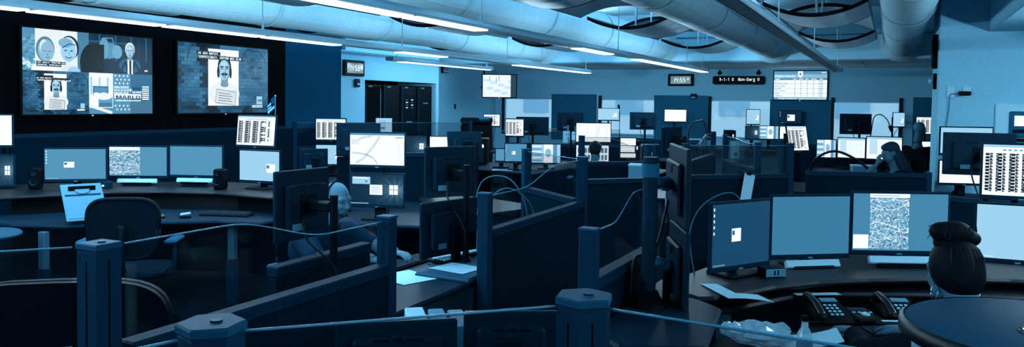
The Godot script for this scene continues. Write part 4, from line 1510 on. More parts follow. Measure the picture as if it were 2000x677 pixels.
	desk("dark desk below the server racks", [[[[-6.75, -9.25], [-5.4, -9.2], [-5.45, -10.15], [-6.4, -10.2]], 0.745, M.desk, "worktop"]], [[-6.1, -9.9]])
	desk("small dark desk right at the server racks", [[[[-8.7, -11.5], [-7.9, -11.4], [-7.8, -12.3], [-8.6, -12.4]], 0.745, M.desk, "worktop"]], [[-8.2, -11.9]])
	desk("dark desk of the middle cluster with the pale note monitor", [[[[-6.0, -10.4], [-5.3, -10.28], [-4.55, -10.1], [-4.45, -11.25], [-3.75, -11.35], [-3.72, -10.85], [-3.0, -10.7], [-3.0, -11.8], [-4.0, -12.6], [-6.0, -12.8]], 0.745, M.desk, "worktop"]], [[-5.5, -11.5], [-3.7, -11.5]])
	desk("dark desk at the far window corner", [[[[-8.3, -14.2], [-6.9, -14.0], [-6.7, -15.2], [-8.2, -15.3]], 0.745, M.desk, "worktop"]], [[-7.6, -14.7]])
	desk("dark desk under the badge monitor back", [[[[-4.8, -13.8], [-3.4, -13.8], [-3.2, -14.5], [-4.8, -14.5]], 0.745, M.desk, "worktop"]], [[-4.1, -14.2]])
	desk("dark desk under the grey monitor back with a pale edge", [[[[-2.75, -7.95], [-2.0, -8.3], [-1.8, -8.6], [-1.85, -9.1], [-2.75, -9.1]], 0.745, M.desk, "worktop"]], [[-2.3, -8.8]])
	desk("dark desk under the tilted table monitor", [[[[-1.35, -9.75], [-0.75, -9.7], [-0.75, -10.95], [-1.5, -10.95]], 0.745, M.desk, "worktop"]], [[-1.1, -10.6]])
	desk("long dark desk along the windows", [[[[-7.2, -17.5], [-1.3, -18.3], [0.9, -18.8], [0.9, -19.85], [-7.2, -19.85]], 0.745, M.desk, "worktop"]], [[-6.5, -18.5], [-4.0, -18.8], [-1.5, -19.1], [0.5, -19.3]])
	desk("dark desk in front of the long-haired woman", [[[[-1.16, -13.05], [-1.1, -12.5], [-0.5, -12.1], [0.3, -11.9], [0.45, -12.6], [0.4, -13.4], [-0.9, -14.0]], 0.775, M.desk, "worktop"]], [[-0.6, -13.0]])
	desk("dark desk beyond the wall column", [[[[-1.0, -14.2], [0.0, -14.3], [0.1, -14.75], [0.9, -14.8], [1.1, -15.6], [-1.0, -15.0]], 0.745, M.desk, "worktop"]], [[0.2, -14.8]])
	desk("dark desk against the wall block", [[[[0.5, -9.5], [1.6, -9.2], [1.7, -10.6], [0.5, -10.7]], 0.745, M.desk, "worktop"]], [[0.8, -10.0]])
	desk("dark desk under the large black monitor back", [[[[0.1, -6.7], [1.3, -6.5], [1.4, -7.5], [0.2, -7.6]], 0.715, M.desk, "worktop"]], [[0.7, -7.0]])

func arc_list(cx: float, cz: float, r: float) -> Array:
	var a := []
	for k in 28:
		a.append([cx + cos(TAU * k / 28) * r, cz + sin(TAU * k / 28) * r])
	return a

# ------------------------------------------------------------------ monitors
const MONITORS := [
	[-7.395, 1.425, -4.413, 40.0, 0.279, 0.315, "F", "white", "pole", 0.900, 0.0, "white upper monitor above a half-blue one at the end of the video-wall console"],
	[-7.378, 1.056, -4.406, 40.0, 0.291, 0.311, "F", "beam", "stand", 0.900, 0.0, "lower monitor with a pale rayed wallpaper at the end of the video-wall console"],
	[-6.826, 1.115, -4.787, 40.0, 0.539, 0.320, "F", "deskwin", "stand", 0.900, 0.0, "grey desktop monitor with one small white window on the video-wall console"],
	[-6.559, 1.124, -5.250, 30.0, 0.563, 0.318, "F", "maphalf", "stand_bar", 0.900, 0.0, "monitor with a street map on half its screen on the video-wall console"],
	[-6.053, 1.136, -5.495, 22.0, 0.542, 0.318, "F", "plain", "stand_bar", 0.900, 0.0, "blank grey-blue monitor beside the map monitor on the video-wall console"],
	[-5.538, 1.434, -5.758, 5.0, 0.467, 0.323, "F", "list", "pole", 0.900, -6.0, "upper monitor with a table of dark cells and a small flag above it"],
	[-5.353, 1.112, -5.611, 5.0, 0.478, 0.319, "F", "pale", "stand", 0.900, 0.0, "pale monitor under the table monitor with the flag"],
	[-6.753, 1.351, -8.389, 26.0, 0.418, 0.316, "F", "list", "pole", 0.750, 0.0, "small upper monitor with a table in front of the dark blue wall panel"],
	[-6.688, 1.018, -8.295, 26.0, 0.394, 0.292, "F", "pale", "stand", 0.750, 0.0, "pale lower monitor in front of the dark blue wall panel"],
	[-4.890, 1.356, -6.511, 206.0, 0.449, 0.324, "B", "shade", "pole", 0.750, 0.0, "dark blue back of a monitor standing behind the white city-map monitor"],
	[-4.064, 1.315, -5.686, 18.0, 0.518, 0.320, "F", "citymap", "pole", 0.700, 0.0, "white city-map monitor with crossing road lines"],
	[-4.058, 0.961, -5.674, 18.0, 0.508, 0.307, "F", "beam2", "stand", 0.700, 0.0, "desktop monitor with light rays and two open windows under the white city map"],
	[-8.270, 1.292, -11.766, 30.0, 0.313, 0.306, "F", "note", "pole", 0.750, 0.0, "small pale monitor in front of the server racks"],
	[-6.193, 1.092, -9.538, 35.0, 0.396, 0.310, "F", "beam", "stand", 0.750, 0.0, "monitor with light-ray wallpaper below the server racks"],
	[-5.879, 1.099, -9.801, 30.0, 0.356, 0.298, "F", "white", "stand", 0.750, 0.0, "white monitor half hidden behind two stacked monitor backs"],
	[-3.713, 1.309, -6.636, 240.0, 0.381, 0.308, "B", "shade", "pole", 0.750, 8.0, "rear of a grey monitor tilted above two stacked monitors"],
	[-2.576, 1.293, -4.407, 240.0, 0.375, 0.327, "B", "shade", "pole", 0.720, 0.0, "rear of the upper stacked monitor with a raised housing, across from the seated man"],
	[-2.498, 0.956, -4.269, 256.0, 0.502, 0.343, "B", "white", "stand", 0.720, 0.0, "dark rear of the lower stacked monitor with a round badge, across from the seated man"],
	[-2.666, 1.223, -3.087, 267.0, 0.380, 0.352, "B", "shade", "pole", 0.740, 0.0, "tall dark blue monitor back on a pole behind the bald man"],
	[-5.957, 1.064, -7.095, 235.0, 0.325, 0.247, "B", "shade", "stand", 0.740, 0.0, "small dark monitor back beyond the bald man"],
	[-7.569, 1.361, -14.664, 26.0, 0.356, 0.280, "F", "list2", "pole", 0.750, 0.0, "table monitor nearest the far window corner"],
	[-5.401, 1.342, -11.266, 10.0, 0.314, 0.302, "F", "list2", "pole", 0.750, 0.0, "table monitor in front of a dark monitor back by the first window"],
	[-5.600, 1.341, -12.392, 206.0, 0.569, 0.320, "B", "white", "pole", 0.750, 0.0, "wide black monitor back under the first window"],
	[-5.363, 0.936, -10.711, 20.0, 0.182, 0.220, "F", "plain", "stand", 0.750, 0.0, "narrow grey screen behind the pale note monitor"],
	[-4.987, 1.000, -10.451, 26.0, 0.341, 0.296, "F", "deskwin", "stand", 0.750, 0.0, "pale monitor with a white note window in the middle cluster"],
	[-4.703, 0.971, -10.921, 26.0, 0.459, 0.319, "F", "multi", "stand", 0.750, 0.0, "monitor with mixed pale panels behind the wavy glass"],
	[-5.010, 1.425, -12.681, 206.0, 0.462, 0.329, "B", "white", "pole", 0.750, 0.0, "dark monitor back with two sheets of paper hung below it"],
	[-6.075, 1.486, -17.838, 20.0, 0.522, 0.306, "F", "pale", "pole", 0.750, 0.0, "pale monitor under a microphone at the second window"],
	[-4.201, 1.284, -11.622, 26.0, 0.563, 0.330, "F", "track", "pole", 0.750, 0.0, "very bright white map monitor with faint loops"],
	[-4.240, 0.948, -11.699, 26.0, 0.535, 0.300, "F", "grid", "stand", 0.750, 0.0, "monitor with a dark grid of figures under the bright map monitor"],
	[-4.160, 1.433, -14.204, 206.0, 0.496, 0.324, "B", "white", "pole", 0.750, 0.0, "black monitor back with a round badge in front of the second window"],
	[-4.688, 1.473, -18.731, 20.0, 0.535, 0.321, "F", "white", "pole", 0.750, 0.0, "glaring white monitor against the wide pinboard"],
	[-3.495, 1.090, -11.177, 26.0, 0.250, 0.326, "F", "docs", "stand", 0.750, 0.0, "portrait monitor showing three stacked white forms"],
	[-2.163, 1.351, -8.498, 235.0, 0.283, 0.309, "B", "shade", "pole", 0.750, 0.0, "grey monitor back with a pale edge in the middle cluster"],
	[-0.903, 1.372, -3.707, 112.0, 0.579, 0.360, "B", "shade", "pole_near", 0.840, 0.0, "upper monitor back on a thick pole beside the woman's console"],
	[-0.867, 1.009, -3.586, 114.0, 0.405, 0.361, "B", "shade", "arm_near", 0.840, 0.0, "lower monitor back on the thick pole beside the woman's console"],
	[-2.902, 1.475, -18.928, 20.0, 0.326, 0.371, "F", "pale", "pole", 0.750, 0.0, "tall pale tablet screen on an arm at the third window"],
	[-2.157, 1.476, -19.622, 20.0, 0.531, 0.340, "F", "nightwin", "pole", 0.750, 0.0, "dark monitor with one white square below the call-count television"],
	[-2.871, 1.121, -18.594, 15.0, 0.306, 0.329, "F", "beam", "stand", 0.750, 0.0, "dim monitor at the end of a row of three by the third window"],
	[-2.531, 1.123, -18.870, 18.0, 0.434, 0.331, "F", "multi", "stand", 0.750, 0.0, "bright many-panelled monitor in the middle of a row of three by the third window"],
	[-2.170, 1.119, -19.156, 20.0, 0.346, 0.321, "F", "white", "stand", 0.750, 0.0, "pale monitor partly hidden behind a tilted table monitor"],
	[-1.050, 1.338, -10.369, 50.0, 0.336, 0.346, "F", "list2", "pole", 0.750, -12.0, "tilted table monitor leaning back on its arm"],
	[-0.550, 1.451, -14.728, 200.0, 0.526, 0.353, "B", "white", "pole", 0.750, 0.0, "black monitor back with a gooseneck microphone beside it"],
	[0.150, 1.467, -19.514, 35.0, 0.302, 0.343, "F", "pale", "pole", 0.750, 0.0, "small tall pale screen on an arm at the last window"],
	[-0.925, 1.066, -13.531, 5.0, 0.306, 0.321, "F", "multi", "stand", 0.780, 0.0, "photo-like monitor in the row of three before the long-haired woman"],
	[-0.545, 1.101, -13.272, 3.0, 0.410, 0.343, "F", "sheet", "stand", 0.780, 0.0, "white ruled monitor in the row of three before the long-haired woman"],
	[-0.083, 1.130, -12.941, 0.0, 0.497, 0.367, "F", "sheet", "stand", 0.780, 0.0, "brightest white monitor just behind the long-haired woman"],
	[0.566, 1.439, -15.157, 10.0, 0.380, 0.324, "F", "list2", "pole", 0.750, 0.0, "table monitor beside the wall column"],
	[0.570, 1.017, -14.918, 10.0, 0.405, 0.345, "F", "white", "stand", 0.750, 0.0, "white monitor beside the foot of the wall column"],
	[0.762, 1.379, -10.135, 18.0, 0.565, 0.328, "F", "pale", "pole", 0.750, 0.0, "pale monitor half hidden by a black monitor back at the wall block"],
	[0.756, 1.025, -10.117, 18.0, 0.554, 0.288, "F", "white", "stand", 0.750, 0.0, "low white monitor strip under the black monitor back"],
	[0.622, 1.394, -7.068, 190.0, 0.507, 0.331, "B", "white", "pole", 0.720, 0.0, "large black monitor back in front of the wall block"],
	[0.722, 1.368, -5.615, 2.0, 0.438, 0.351, "F", "biglist", "pole", 0.800, 0.0, "upper monitor with a large table beside the woman with a bun"],
	[0.692, 1.016, -5.419, 2.0, 0.456, 0.358, "F", "pale", "stand", 0.800, 0.0, "pale desktop monitor with an open window beside the woman with a bun"],
	[-1.231, 1.052, -1.821, 218.0, 0.339, 0.165, "B", "white", "stand", 0.780, 0.0, "black monitor back just behind the long straight glass pane"],
	[-0.966, 1.069, -2.005, 210.0, 0.270, 0.168, "B", "white", "stand", 0.780, 0.0, "black monitor back beside the six-sided post of the long glass pane"],
	[-0.713, 1.056, -4.299, 58.0, 0.467, 0.374, "F", "darkwin", "stand", 0.840, 0.0, "dark desktop monitor with a small white window, turned inwards on the curved console"],
	[-0.398, 1.068, -4.726, 36.0, 0.501, 0.369, "F", "shade", "stand_bar", 0.840, 0.0, "blank blue monitor in the middle of the curved console"],
	[0.059, 1.085, -5.003, 25.0, 0.564, 0.368, "F", "mapright", "stand_bar", 0.840, 0.0, "monitor with a dense street map on the curved console"],
]

const BRIGHT := {"white": 1.0, "list": 0.65, "list2": 0.65, "biglist": 0.6, "citymap": 0.9, "track": 0.9, "maphalf": 0.45, "mapright": 0.4, "pale": 0.55, "plain": 0.27, "deskwin": 0.3, "beam": 0.2, "beam2": 0.3, "darkwin": 0.12, "shade": 0.18}

func build_monitors() -> void:
	for q in MONITORS:
		monitor(q)

func monitor(q: Array) -> void:
	var by: float = q[9]
	var w: float = q[4]
	var h: float = q[5]
	var hc: float = q[1] - by
	var t := thing("monitor", q[11], "monitor", Vector3(q[0], by, q[2]), q[3], "console monitors")
	var tb := Basis(Vector3.RIGHT, deg_to_rad(q[10]))
	var rot := Vector3(q[10], 0, 0)
	var ctr := Vector3(0, hc, 0)
	var back: bool = q[6] == "B"
	var hm: Material = M.housing
	part(t, "housing", bx(w, h, 0.022, 0.005), hm, ctr, rot)
	part(t, "screen", face(w - 0.026, h - 0.042), scr[q[7]], ctr + tb * Vector3(0, 0.007, 0.0118), rot)
	part(t, "maker_badge", bx(0.03, 0.008, 0.003, 0.0), M.paper_dim, ctr + tb * Vector3(0, -h / 2 + 0.008, 0.0112), rot)
	var flat: bool = q[8] == "pole_near" or q[8] == "arm_near"
	var rh := part(t, "rear_housing", bx(w * 0.74, h * 0.66, 0.02 if flat else 0.034, 0.012), hm, ctr + tb * Vector3(0, -0.01, -0.026), rot)
	if back:
		part(rh, "rear_badge", lathe([Vector2(0.0, 0.0), Vector2(0.015, 0.0), Vector2(0.022, 0.003), Vector2(0.026, 0.0)], 20), M.lit_plastic, Vector3(0, h * 0.24, -0.0175), Vector3(-90, 0, 0))
		part(rh, "vent_slot", bx(w * 0.4, 0.006, 0.004, 0.0), M.black, Vector3(0, h * 0.30, -0.017))
		part(rh, "port_label", bx(0.07, 0.035, 0.003, 0.0), M.paper_dim, Vector3(w * 0.2, -h * 0.27, -0.0175))
	match q[8]:
		"stand", "stand_bar":
			part(t, "stand_neck", bx(0.07, hc + 0.02, 0.03, 0.006), M.plastic, Vector3(0, (hc + 0.02) / 2, -0.06))
			part(t, "stand_base", bx(0.25, 0.014, 0.19, 0.006), M.plastic, Vector3(0, 0.007, -0.03))
			if q[8] == "stand_bar":
				var sb := part(t, "speaker_bar", bx(w * 0.66, 0.045, 0.03, 0.005), M.paper, Vector3(0, hc - h / 2 - 0.024, 0.035), Vector3(-32, 0, 0), "pale speaker bar under the screen")
				part(sb, "foot_strip", bx(w * 0.5, 0.008, 0.04, 0.002), M.plastic, Vector3(0, -0.028, 0))
		"pole":
			part(t, "pole", cyl(0.02, 0.02, hc + 0.06, 14), M.plastic, Vector3(0, (hc + 0.06) / 2, -0.21))
			part(t, "pole_foot", lathe([Vector2(0.0, 0.05), Vector2(0.03, 0.05), Vector2(0.045, 0.02), Vector2(0.07, 0.012), Vector2(0.07, 0.0)], 18), M.plastic, Vector3(0, 0, -0.21))
			part(t, "arm", bx(0.05, 0.05, 0.15, 0.008), M.plastic, Vector3(0, hc, -0.125))
			part(t, "mount_plate", bx(0.11, 0.11, 0.012, 0.004), M.plastic, Vector3(0, hc, -0.046))
			part(t, "cable", tube(curve([Vector3(0.04, hc - 0.05, -0.045), Vector3(0.07, hc - 0.16, -0.1), Vector3(0.03, hc * 0.4, -0.24), Vector3(0.03, 0.02, -0.25)]), 0.006, 6), M.cable)
		"pole_near":
			part(t, "pole", cyl(0.033, 0.033, hc + 0.14, 20), M.lit_plastic, Vector3(-0.22, (hc + 0.14) / 2, -0.16))
			part(t, "pole_foot", lathe([Vector2(0.0, 0.07), Vector2(0.04, 0.07), Vector2(0.06, 0.03), Vector2(0.10, 0.012), Vector2(0.10, 0.0)], 24), M.black, Vector3(-0.22, 0, -0.16))
			part(t, "pole_collar", cyl(0.04, 0.04, 0.06, 20), M.steel_blue, Vector3(-0.22, hc + 0.08, -0.16))
			part(t, "arm", tube([Vector3(-0.22, hc + 0.02, -0.16), Vector3(-0.12, hc + 0.02, -0.12), Vector3(0, hc, -0.05)], 0.025, 10), M.steel_blue)
			part(t, "arm_joint", ball(0.035), M.steel_blue, Vector3(-0.02, hc, -0.065))
			part(t, "cable", tube(curve([Vector3(0.0, hc - 0.08, -0.05), Vector3(-0.1, hc - 0.3, -0.12), Vector3(-0.18, 0.2, -0.22), Vector3(-0.2, 0.02, -0.24)]), 0.007, 6), M.cable)
		"arm_near":
			part(t, "arm", tube([Vector3(-0.10, hc + 0.03, -0.14), Vector3(-0.04, hc + 0.02, -0.1), Vector3(0, hc, -0.045)], 0.022, 10), M.steel_blue)
			part(t, "arm_joint", ball(0.03), M.steel_blue, Vector3(-0.01, hc, -0.06))
			part(t, "stand_base", bx(0.2, 0.012, 0.16, 0.005), M.plastic, Vector3(0, 0.006, -0.05))
			part(t, "stand_neck", bx(0.05, hc, 0.03, 0.005), M.plastic, Vector3(0, hc / 2, -0.055))
	if not back and Vector2(q[0], q[2]).length() < 9.5:
		var bb := Basis(Vector3.UP, deg_to_rad(q[3]))
		area_light("screen_light", Vector3(q[0], q[1], q[2]) + bb * Vector3(0, 0, 0.02), Vector3(0, q[3] + 180.0, 0), Vector2(w - 0.03, h - 0.05), BRIGHT.get(q[7], 0.4) * w * h * 0.16, Color(0.75, 0.9, 1.0))

# ------------------------------------------------------------------ people
func merged(list: Array) -> ArrayMesh:
	var st := begin()
	for q in list:
		st.append_from(q[0], 0, q[1])
	return st.commit()

# bones of a hand: w wrist, f along the fingers, d towards the palm side, s towards the thumb; curl in degrees
func hand_bones(w: Vector3, f: Vector3, d: Vector3, s: Vector3, curl: float) -> Array:
	var b := []
	var k0 := w + f * 0.095
	for i in 4:
		var o := s * (0.030 - 0.020 * i)
		b.append([w + f * 0.012 + o * 0.55, k0 + o - f * (0.006 * absf(i - 1.2)), 0.015, 0.0125])
	var lens := [0.070, 0.080, 0.074, 0.058]
	for i in 4:
		var p := k0 + s * (0.030 - 0.020 * i) - f * (0.006 * absf(i - 1.2))
		var dirv := f
		var cr := deg_to_rad(curl) * (0.8 + 0.12 * i)
		for j in 3:
			var ang := cr * (0.5 + 0.75 * j)
			dirv = f * cos(ang) + d * sin(ang)
			var l: float = lens[i] * [0.45, 0.32, 0.25][j]
			b.append([p, p + dirv * l, 0.0095 - 0.0008 * j, 0.0088 - 0.0010 * j])
			p += dirv * l
	var tb := w + f * 0.03 + s * 0.028
	var t1 := tb + (f * 0.6 + s * 0.7 + d * 0.25).normalized() * 0.042
	var t2 := t1 + (f * 0.88 + s * 0.28 + d * 0.3).normalized() * 0.034
	b.append([tb, t1, 0.0145, 0.0115])
	b.append([t1, t2, 0.0108, 0.0085])
	return b

# head at the origin (middle of the skull), looking along +z
func head_bones() -> Array:
	return [
		[Vector3(0, 0.022, -0.014), Vector3(0.074, 0.088, 0.092)],
		[Vector3(0, -0.035, 0.028), Vector3(0.058, 0.078, 0.064)],
		[Vector3(-0.03, -0.07, 0.035), Vector3(0.03, -0.07, 0.035), 0.032, 0.032],
		[Vector3(0, -0.092, 0.055), Vector3(0, -0.088, 0.06), 0.020, 0.020],
		[Vector3(0, 0.004, 0.084), Vector3(0, -0.030, 0.102), 0.008, 0.012],
		[Vector3(-0.038, 0.018, 0.070), Vector3(0.038, 0.018, 0.070), 0.014, 0.014],
		[Vector3(-0.040, -0.034, 0.062), Vector3(-0.030, -0.030, 0.066), 0.018, 0.018],
		[Vector3(0.040, -0.034, 0.062), Vector3(0.030, -0.030, 0.066), 0.018, 0.018],
		[Vector3(-0.016, -0.062, 0.083), Vector3(0.016, -0.062, 0.083), 0.009, 0.009],
		[Vector3(-0.076, -0.010, -0.006), Vector3(0.010, 0.031, 0.019)],
		[Vector3(0.076, -0.010, -0.006), Vector3(0.010, 0.031, 0.019)],
		[Vector3(0, -0.06, -0.03), Vector3(0, -0.17, -0.065), 0.052, 0.058]]

func face_parts(p: Node, xf: Transform3D, hairy: Material) -> void:
	for s in [-1.0, 1.0]:
		var e := part(p, "eye", ball(0.0105), M.paper_dim, xf * Vector3(s * 0.031, -0.002, 0.0735))
		part(e, "pupil", ball(0.005), M.black_gloss, xf.basis * Vector3(0, 0, 0.0075))
		part(p, "eyebrow", tube([xf * Vector3(s * 0.016, 0.02, 0.084), xf * Vector3(s * 0.034, 0.025, 0.080), xf * Vector3(s * 0.050, 0.019, 0.068)], 0.0035, 6), hairy)
	part(p, "mouth", tube([xf * Vector3(-0.024, -0.063, 0.086), xf * Vector3(0, -0.061, 0.0935), xf * Vector3(0.024, -0.063, 0.086)], 0.0038, 6), M.steel_blue)

func build_people() -> void:
	seated_man()
	woman_with_bun()
	long_haired_woman()
	far_people()

func legs_bones(hip: Vector3, knee: Vector3, ank: Vector3) -> Array:
	var b := []
	for s in [-1.0, 1.0]:
		var h := Vector3(hip.x + s * 0.09, hip.y, hip.z)
		var k := Vector3(knee.x + s * 0.13, knee.y, knee.z)
		var a := Vector3(ank.x + s * 0.13, ank.y, ank.z)
		b.append([h, k, 0.088, 0.062])
		b.append([k, a, 0.058, 0.04])
		b.append([a + Vector3(0, -0.03, -0.03), a + Vector3(0, -0.035, 0.15), 0.042, 0.036])
	return b

func seated_man() -> void:
	var t := thing("person", "bald man in a dark short-sleeved shirt and headset typing at a keyboard", "person", Vector3(-3.28, 0, -4.14), 84)
	var hx := Transform3D(Basis(Vector3.RIGHT, deg_to_rad(12)), Vector3(0, 1.095, 0.0))
	var sh := Vector3(0.205, 0.85, -0.10)
	var skin := []
	for s in [-1.0, 1.0]:
		var el := Vector3(s * 0.275, 0.745, 0.14 if s < 0 else 0.16)
		var wr := Vector3(-0.16, 0.772, 0.42) if s < 0 else Vector3(0.10, 0.775, 0.40)
		skin.append([Vector3(s * 0.22, 0.82, -0.06), el, 0.048, 0.043])
		skin.append([el, wr, 0.044, 0.029])
		skin.append([wr, wr + (wr - el).normalized() * 0.03, 0.027, 0.024])
	skin.append([Vector3(0, 0.70, -0.17), Vector3(0, 0.84, -0.12), 0.12, 0.11])
	skin.append([Vector3(0, 0.86, -0.10), Vector3(0, 0.99, -0.03), 0.058, 0.052])
	skin.append([Vector3(0, 0.5, -0.24), Vector3(0, 0.7, -0.19), 0.13, 0.12])
	skin.append_array(legs_bones(Vector3(0, 0.52, -0.22), Vector3(0, 0.53, 0.2), Vector3(0, 0.08, 0.22)))
	var hands := []
	hands.append_array(hand_bones(Vector3(-0.15, 0.772, 0.435), Vector3(0.15, -0.02, 0.98).normalized(), Vector3.DOWN, Vector3(0.98, 0.1, -0.15).normalized(), 26))
	var hands2 := hand_bones(Vector3(0.10, 0.775, 0.415), Vector3(-0.2, -0.02, 0.97).normalized(), Vector3.DOWN, Vector3(-0.97, 0.1, -0.2).normalized(), 26)
	var body := merged([[blob(skin, 0.012, 70.0), Transform3D()], [blob(head_bones(), 0.0055, 130.0), hx], [blob(hands, 0.0035, 300.0), Transform3D()], [blob(hands2, 0.0035, 300.0), Transform3D()]])
	part(t, "body", body, M.skin)
	face_parts(t, hx, M.hair_mid)
	var cloth := [
		[Vector3(0, 0.52, -0.24), Vector3(0, 0.70, -0.20), 0.165, 0.16], [Vector3(-0.09, 0.76, -0.15), Vector3(0.09, 0.76, -0.15), 0.145, 0.145],
		[Vector3(-0.11, 0.84, -0.12), Vector3(0.11, 0.84, -0.12), 0.095, 0.095], [Vector3(-0.20, 0.845, -0.095), Vector3(-0.262, 0.77, 0.06), 0.078, 0.068], [Vector3(0.20, 0.845, -0.095), Vector3(0.262, 0.77, 0.06), 0.078, 0.068],
		[Vector3(0, 0.90, -0.09), Vector3(0, 0.915, -0.075), 0.074, 0.070]]
	part(t, "shirt", blob(cloth, 0.012, 60.0), M.shirt)
	part(t, "trousers", blob(legs_bones(Vector3(0, 0.52, -0.22), Vector3(0, 0.53, 0.2), Vector3(0, 0.16, 0.22)).filter(func(q): return q[2] > 0.045).map(func(q): return [q[0], q[1], q[2] + 0.014, q[3] + 0.016]), 0.016, 60.0), M.shirt_dark)
	part(t, "collar", tube(curve([Vector3(-0.05, 0.925, -0.02), Vector3(-0.075, 0.945, -0.08), Vector3(0, 0.955, -0.125), Vector3(0.075, 0.945, -0.08), Vector3(0.05, 0.925, -0.02)]), 0.013, 8), M.steel_blue)
	var hs := part(t, "headset", tube(curve([hx * Vector3(-0.082, 0.0, 0), hx * Vector3(-0.075, 0.07, -0.02), hx * Vector3(0, 0.118, -0.03), hx * Vector3(0.075, 0.07, -0.02), hx * Vector3(0.082, 0.0, 0)]), 0.005, 8), M.black)
	part(hs, "ear_pad", lathe([Vector2(0, 0.012), Vector2(0.024, 0.01), Vector2(0.028, -0.006), Vector2(0, -0.008)], 18), M.black, hx * Vector3(-0.088, -0.01, 0), Vector3(0, 0, 90))
	part(hs, "microphone_boom", tube(curve([hx * Vector3(-0.09, -0.02, 0.01), hx * Vector3(-0.085, -0.055, 0.06), hx * Vector3(-0.05, -0.075, 0.115), hx * Vector3(-0.02, -0.072, 0.125)]), 0.0035, 6), M.black)
	part(hs, "microphone_tip", ball(0.009), M.black, hx * Vector3(-0.02, -0.072, 0.125))

func woman_with_bun() -> void:
	var at := Vector3(0.225, 0, -3.36)
	var t := thing("person", "woman with a dark hair bun and hoop earring seated at the curved console", "person", at, 214)
	var hx := Transform3D(Basis(Vector3.RIGHT, deg_to_rad(10)), Vector3(0, 1.14, 0))
	var skin := []
	skin.append([Vector3(0, 0.92, -0.07), Vector3(0, 1.05, -0.035), 0.056, 0.050])
	skin.append([Vector3(0, 0.5, -0.2), Vector3(0, 0.86, -0.09), 0.11, 0.10])
	var elL := Vector3(0.26, 0.78, 0.14)
	var wrL := Vector3(0.17, 0.80, 0.36)
	var elR := Vector3(-0.25, 0.76, 0.12)
	var wrR := Vector3(-0.10, 0.79, 0.38)
	for q in [[1.0, elL, wrL], [-1.0, elR, wrR]]:
		skin.append([Vector3(q[0] * 0.17, 0.88, -0.08), q[1], 0.043, 0.038])
		skin.append([q[1], q[2], 0.038, 0.025])
	skin.append_array(legs_bones(Vector3(0, 0.5, -0.2), Vector3(0, 0.52, 0.2), Vector3(0, 0.08, 0.15)))
	var h1 := hand_bones(Vector3(0.165, 0.80, 0.375), Vector3(-0.1, -0.12, 0.98).normalized(), Vector3(0, -0.98, -0.12), Vector3(-0.98, 0.0, -0.1).normalized(), 24)
	var h2 := hand_bones(Vector3(-0.095, 0.79, 0.395), Vector3(0.1, -0.12, 0.98).normalized(), Vector3(0, -0.98, -0.12), Vector3(0.98, 0.0, -0.1).normalized(), 24)
	part(t, "body", merged([[blob(skin, 0.012, 70.0), Transform3D()], [blob(head_bones(), 0.005, 130.0), hx], [blob(h1, 0.0035, 300.0), Transform3D()], [blob(h2, 0.0035, 300.0), Transform3D()]]), M.skin)
	face_parts(t, hx, M.hair)
	var cloth := [
		[Vector3(0, 0.5, -0.2), Vector3(0, 0.68, -0.16), 0.15, 0.135], [Vector3(-0.08, 0.78, -0.12), Vector3(0.08, 0.78, -0.12), 0.125, 0.125],
		[Vector3(-0.12, 0.885, -0.085), Vector3(0.12, 0.885, -0.085), 0.072, 0.072]]
	for q in [[1.0, elL, wrL], [-1.0, elR, wrR]]:
		cloth.append([Vector3(q[0] * 0.175, 0.875, -0.08), q[1], 0.066, 0.054])
		cloth.append([q[1], (q[1] as Vector3).lerp(q[2], 0.85), 0.052, 0.042])
	part(t, "blouse", blob(cloth, 0.012, 60.0), M.shirt_dark)
	part(t, "trousers", blob(legs_bones(Vector3(0, 0.5, -0.2), Vector3(0, 0.52, 0.2), Vector3(0, 0.16, 0.15)).filter(func(q): return q[2] > 0.045).map(func(q): return [q[0], q[1], q[2] + 0.014, q[3] + 0.016]), 0.016, 60.0), M.shirt_dark)
	var hb := [
		[Vector3(0, 0.030, -0.022), Vector3(0.086, 0.096, 0.096)], [Vector3(0, -0.02, -0.05), Vector3(0.076, 0.085, 0.070)],
		[Vector3(-0.06, 0.0, -0.02), Vector3(0.03, 0.06, 0.05)], [Vector3(0.06, 0.0, -0.02), Vector3(0.03, 0.06, 0.05)]]
	part(t, "hair", merged([[blob(hb, 0.005, 120.0), hx]]), M.hair)
	var bn := [[Vector3(0, 0.005, 0), Vector3(0.060, 0.046, 0.056)], [Vector3(0.048, 0.012, 0.01), Vector3(0.040, 0.034, 0.04)], [Vector3(-0.052, -0.012, -0.01), Vector3(0.040, 0.030, 0.042)], [Vector3(0.0, 0.02, -0.02), Vector3(0.04, 0.024, 0.035)], [Vector3(0.0, -0.035, 0.01), Vector3(0.066, 0.034, 0.06)]]
	var bun := part(t, "hair_bun", blob(bn, 0.004, 150.0), M.hair, hx * Vector3(0.004, 0.132, -0.03))
	var rg := RandomNumberGenerator.new()
	rg.seed = 12
	for k in 34:
		var a := rg.randf() * TAU
		var p := Vector3(cos(a) * 0.085, rg.randf_range(-0.02, 0.03), sin(a) * 0.06)
		part(bun, "loose_strand", tube(curve([p * 0.6, p * 0.92 + Vector3(0, 0.012, 0), p * 1.0 + Vector3(rg.randf_range(-0.012, 0.012), rg.randf_range(-0.015, 0.012), 0.008)]), 0.0014, 5), M.hair_mid if k % 3 == 0 else M.hair)
	for k in 16:
		var a := -1.5 + 3.0 * k / 15.0
		var pts := []
		for j in 7:
			var e := -0.9 + 2.2 * j / 6.0
			pts.append(hx * (Vector3(0, 0.025, -0.025) + Vector3(sin(a) * 0.0865 * cos(e), 0.0965 * sin(e), -cos(a) * 0.097 * cos(e))))
		part(t, "hair_strand", tube(pts, 0.0022, 5), M.hair_mid if k % 4 == 0 else M.hair)
	var ring := []
	for k in 21:
		var a := TAU * k / 20.0
		ring.append(Vector3(cos(a) * 0.030, sin(a) * 0.030, 0))
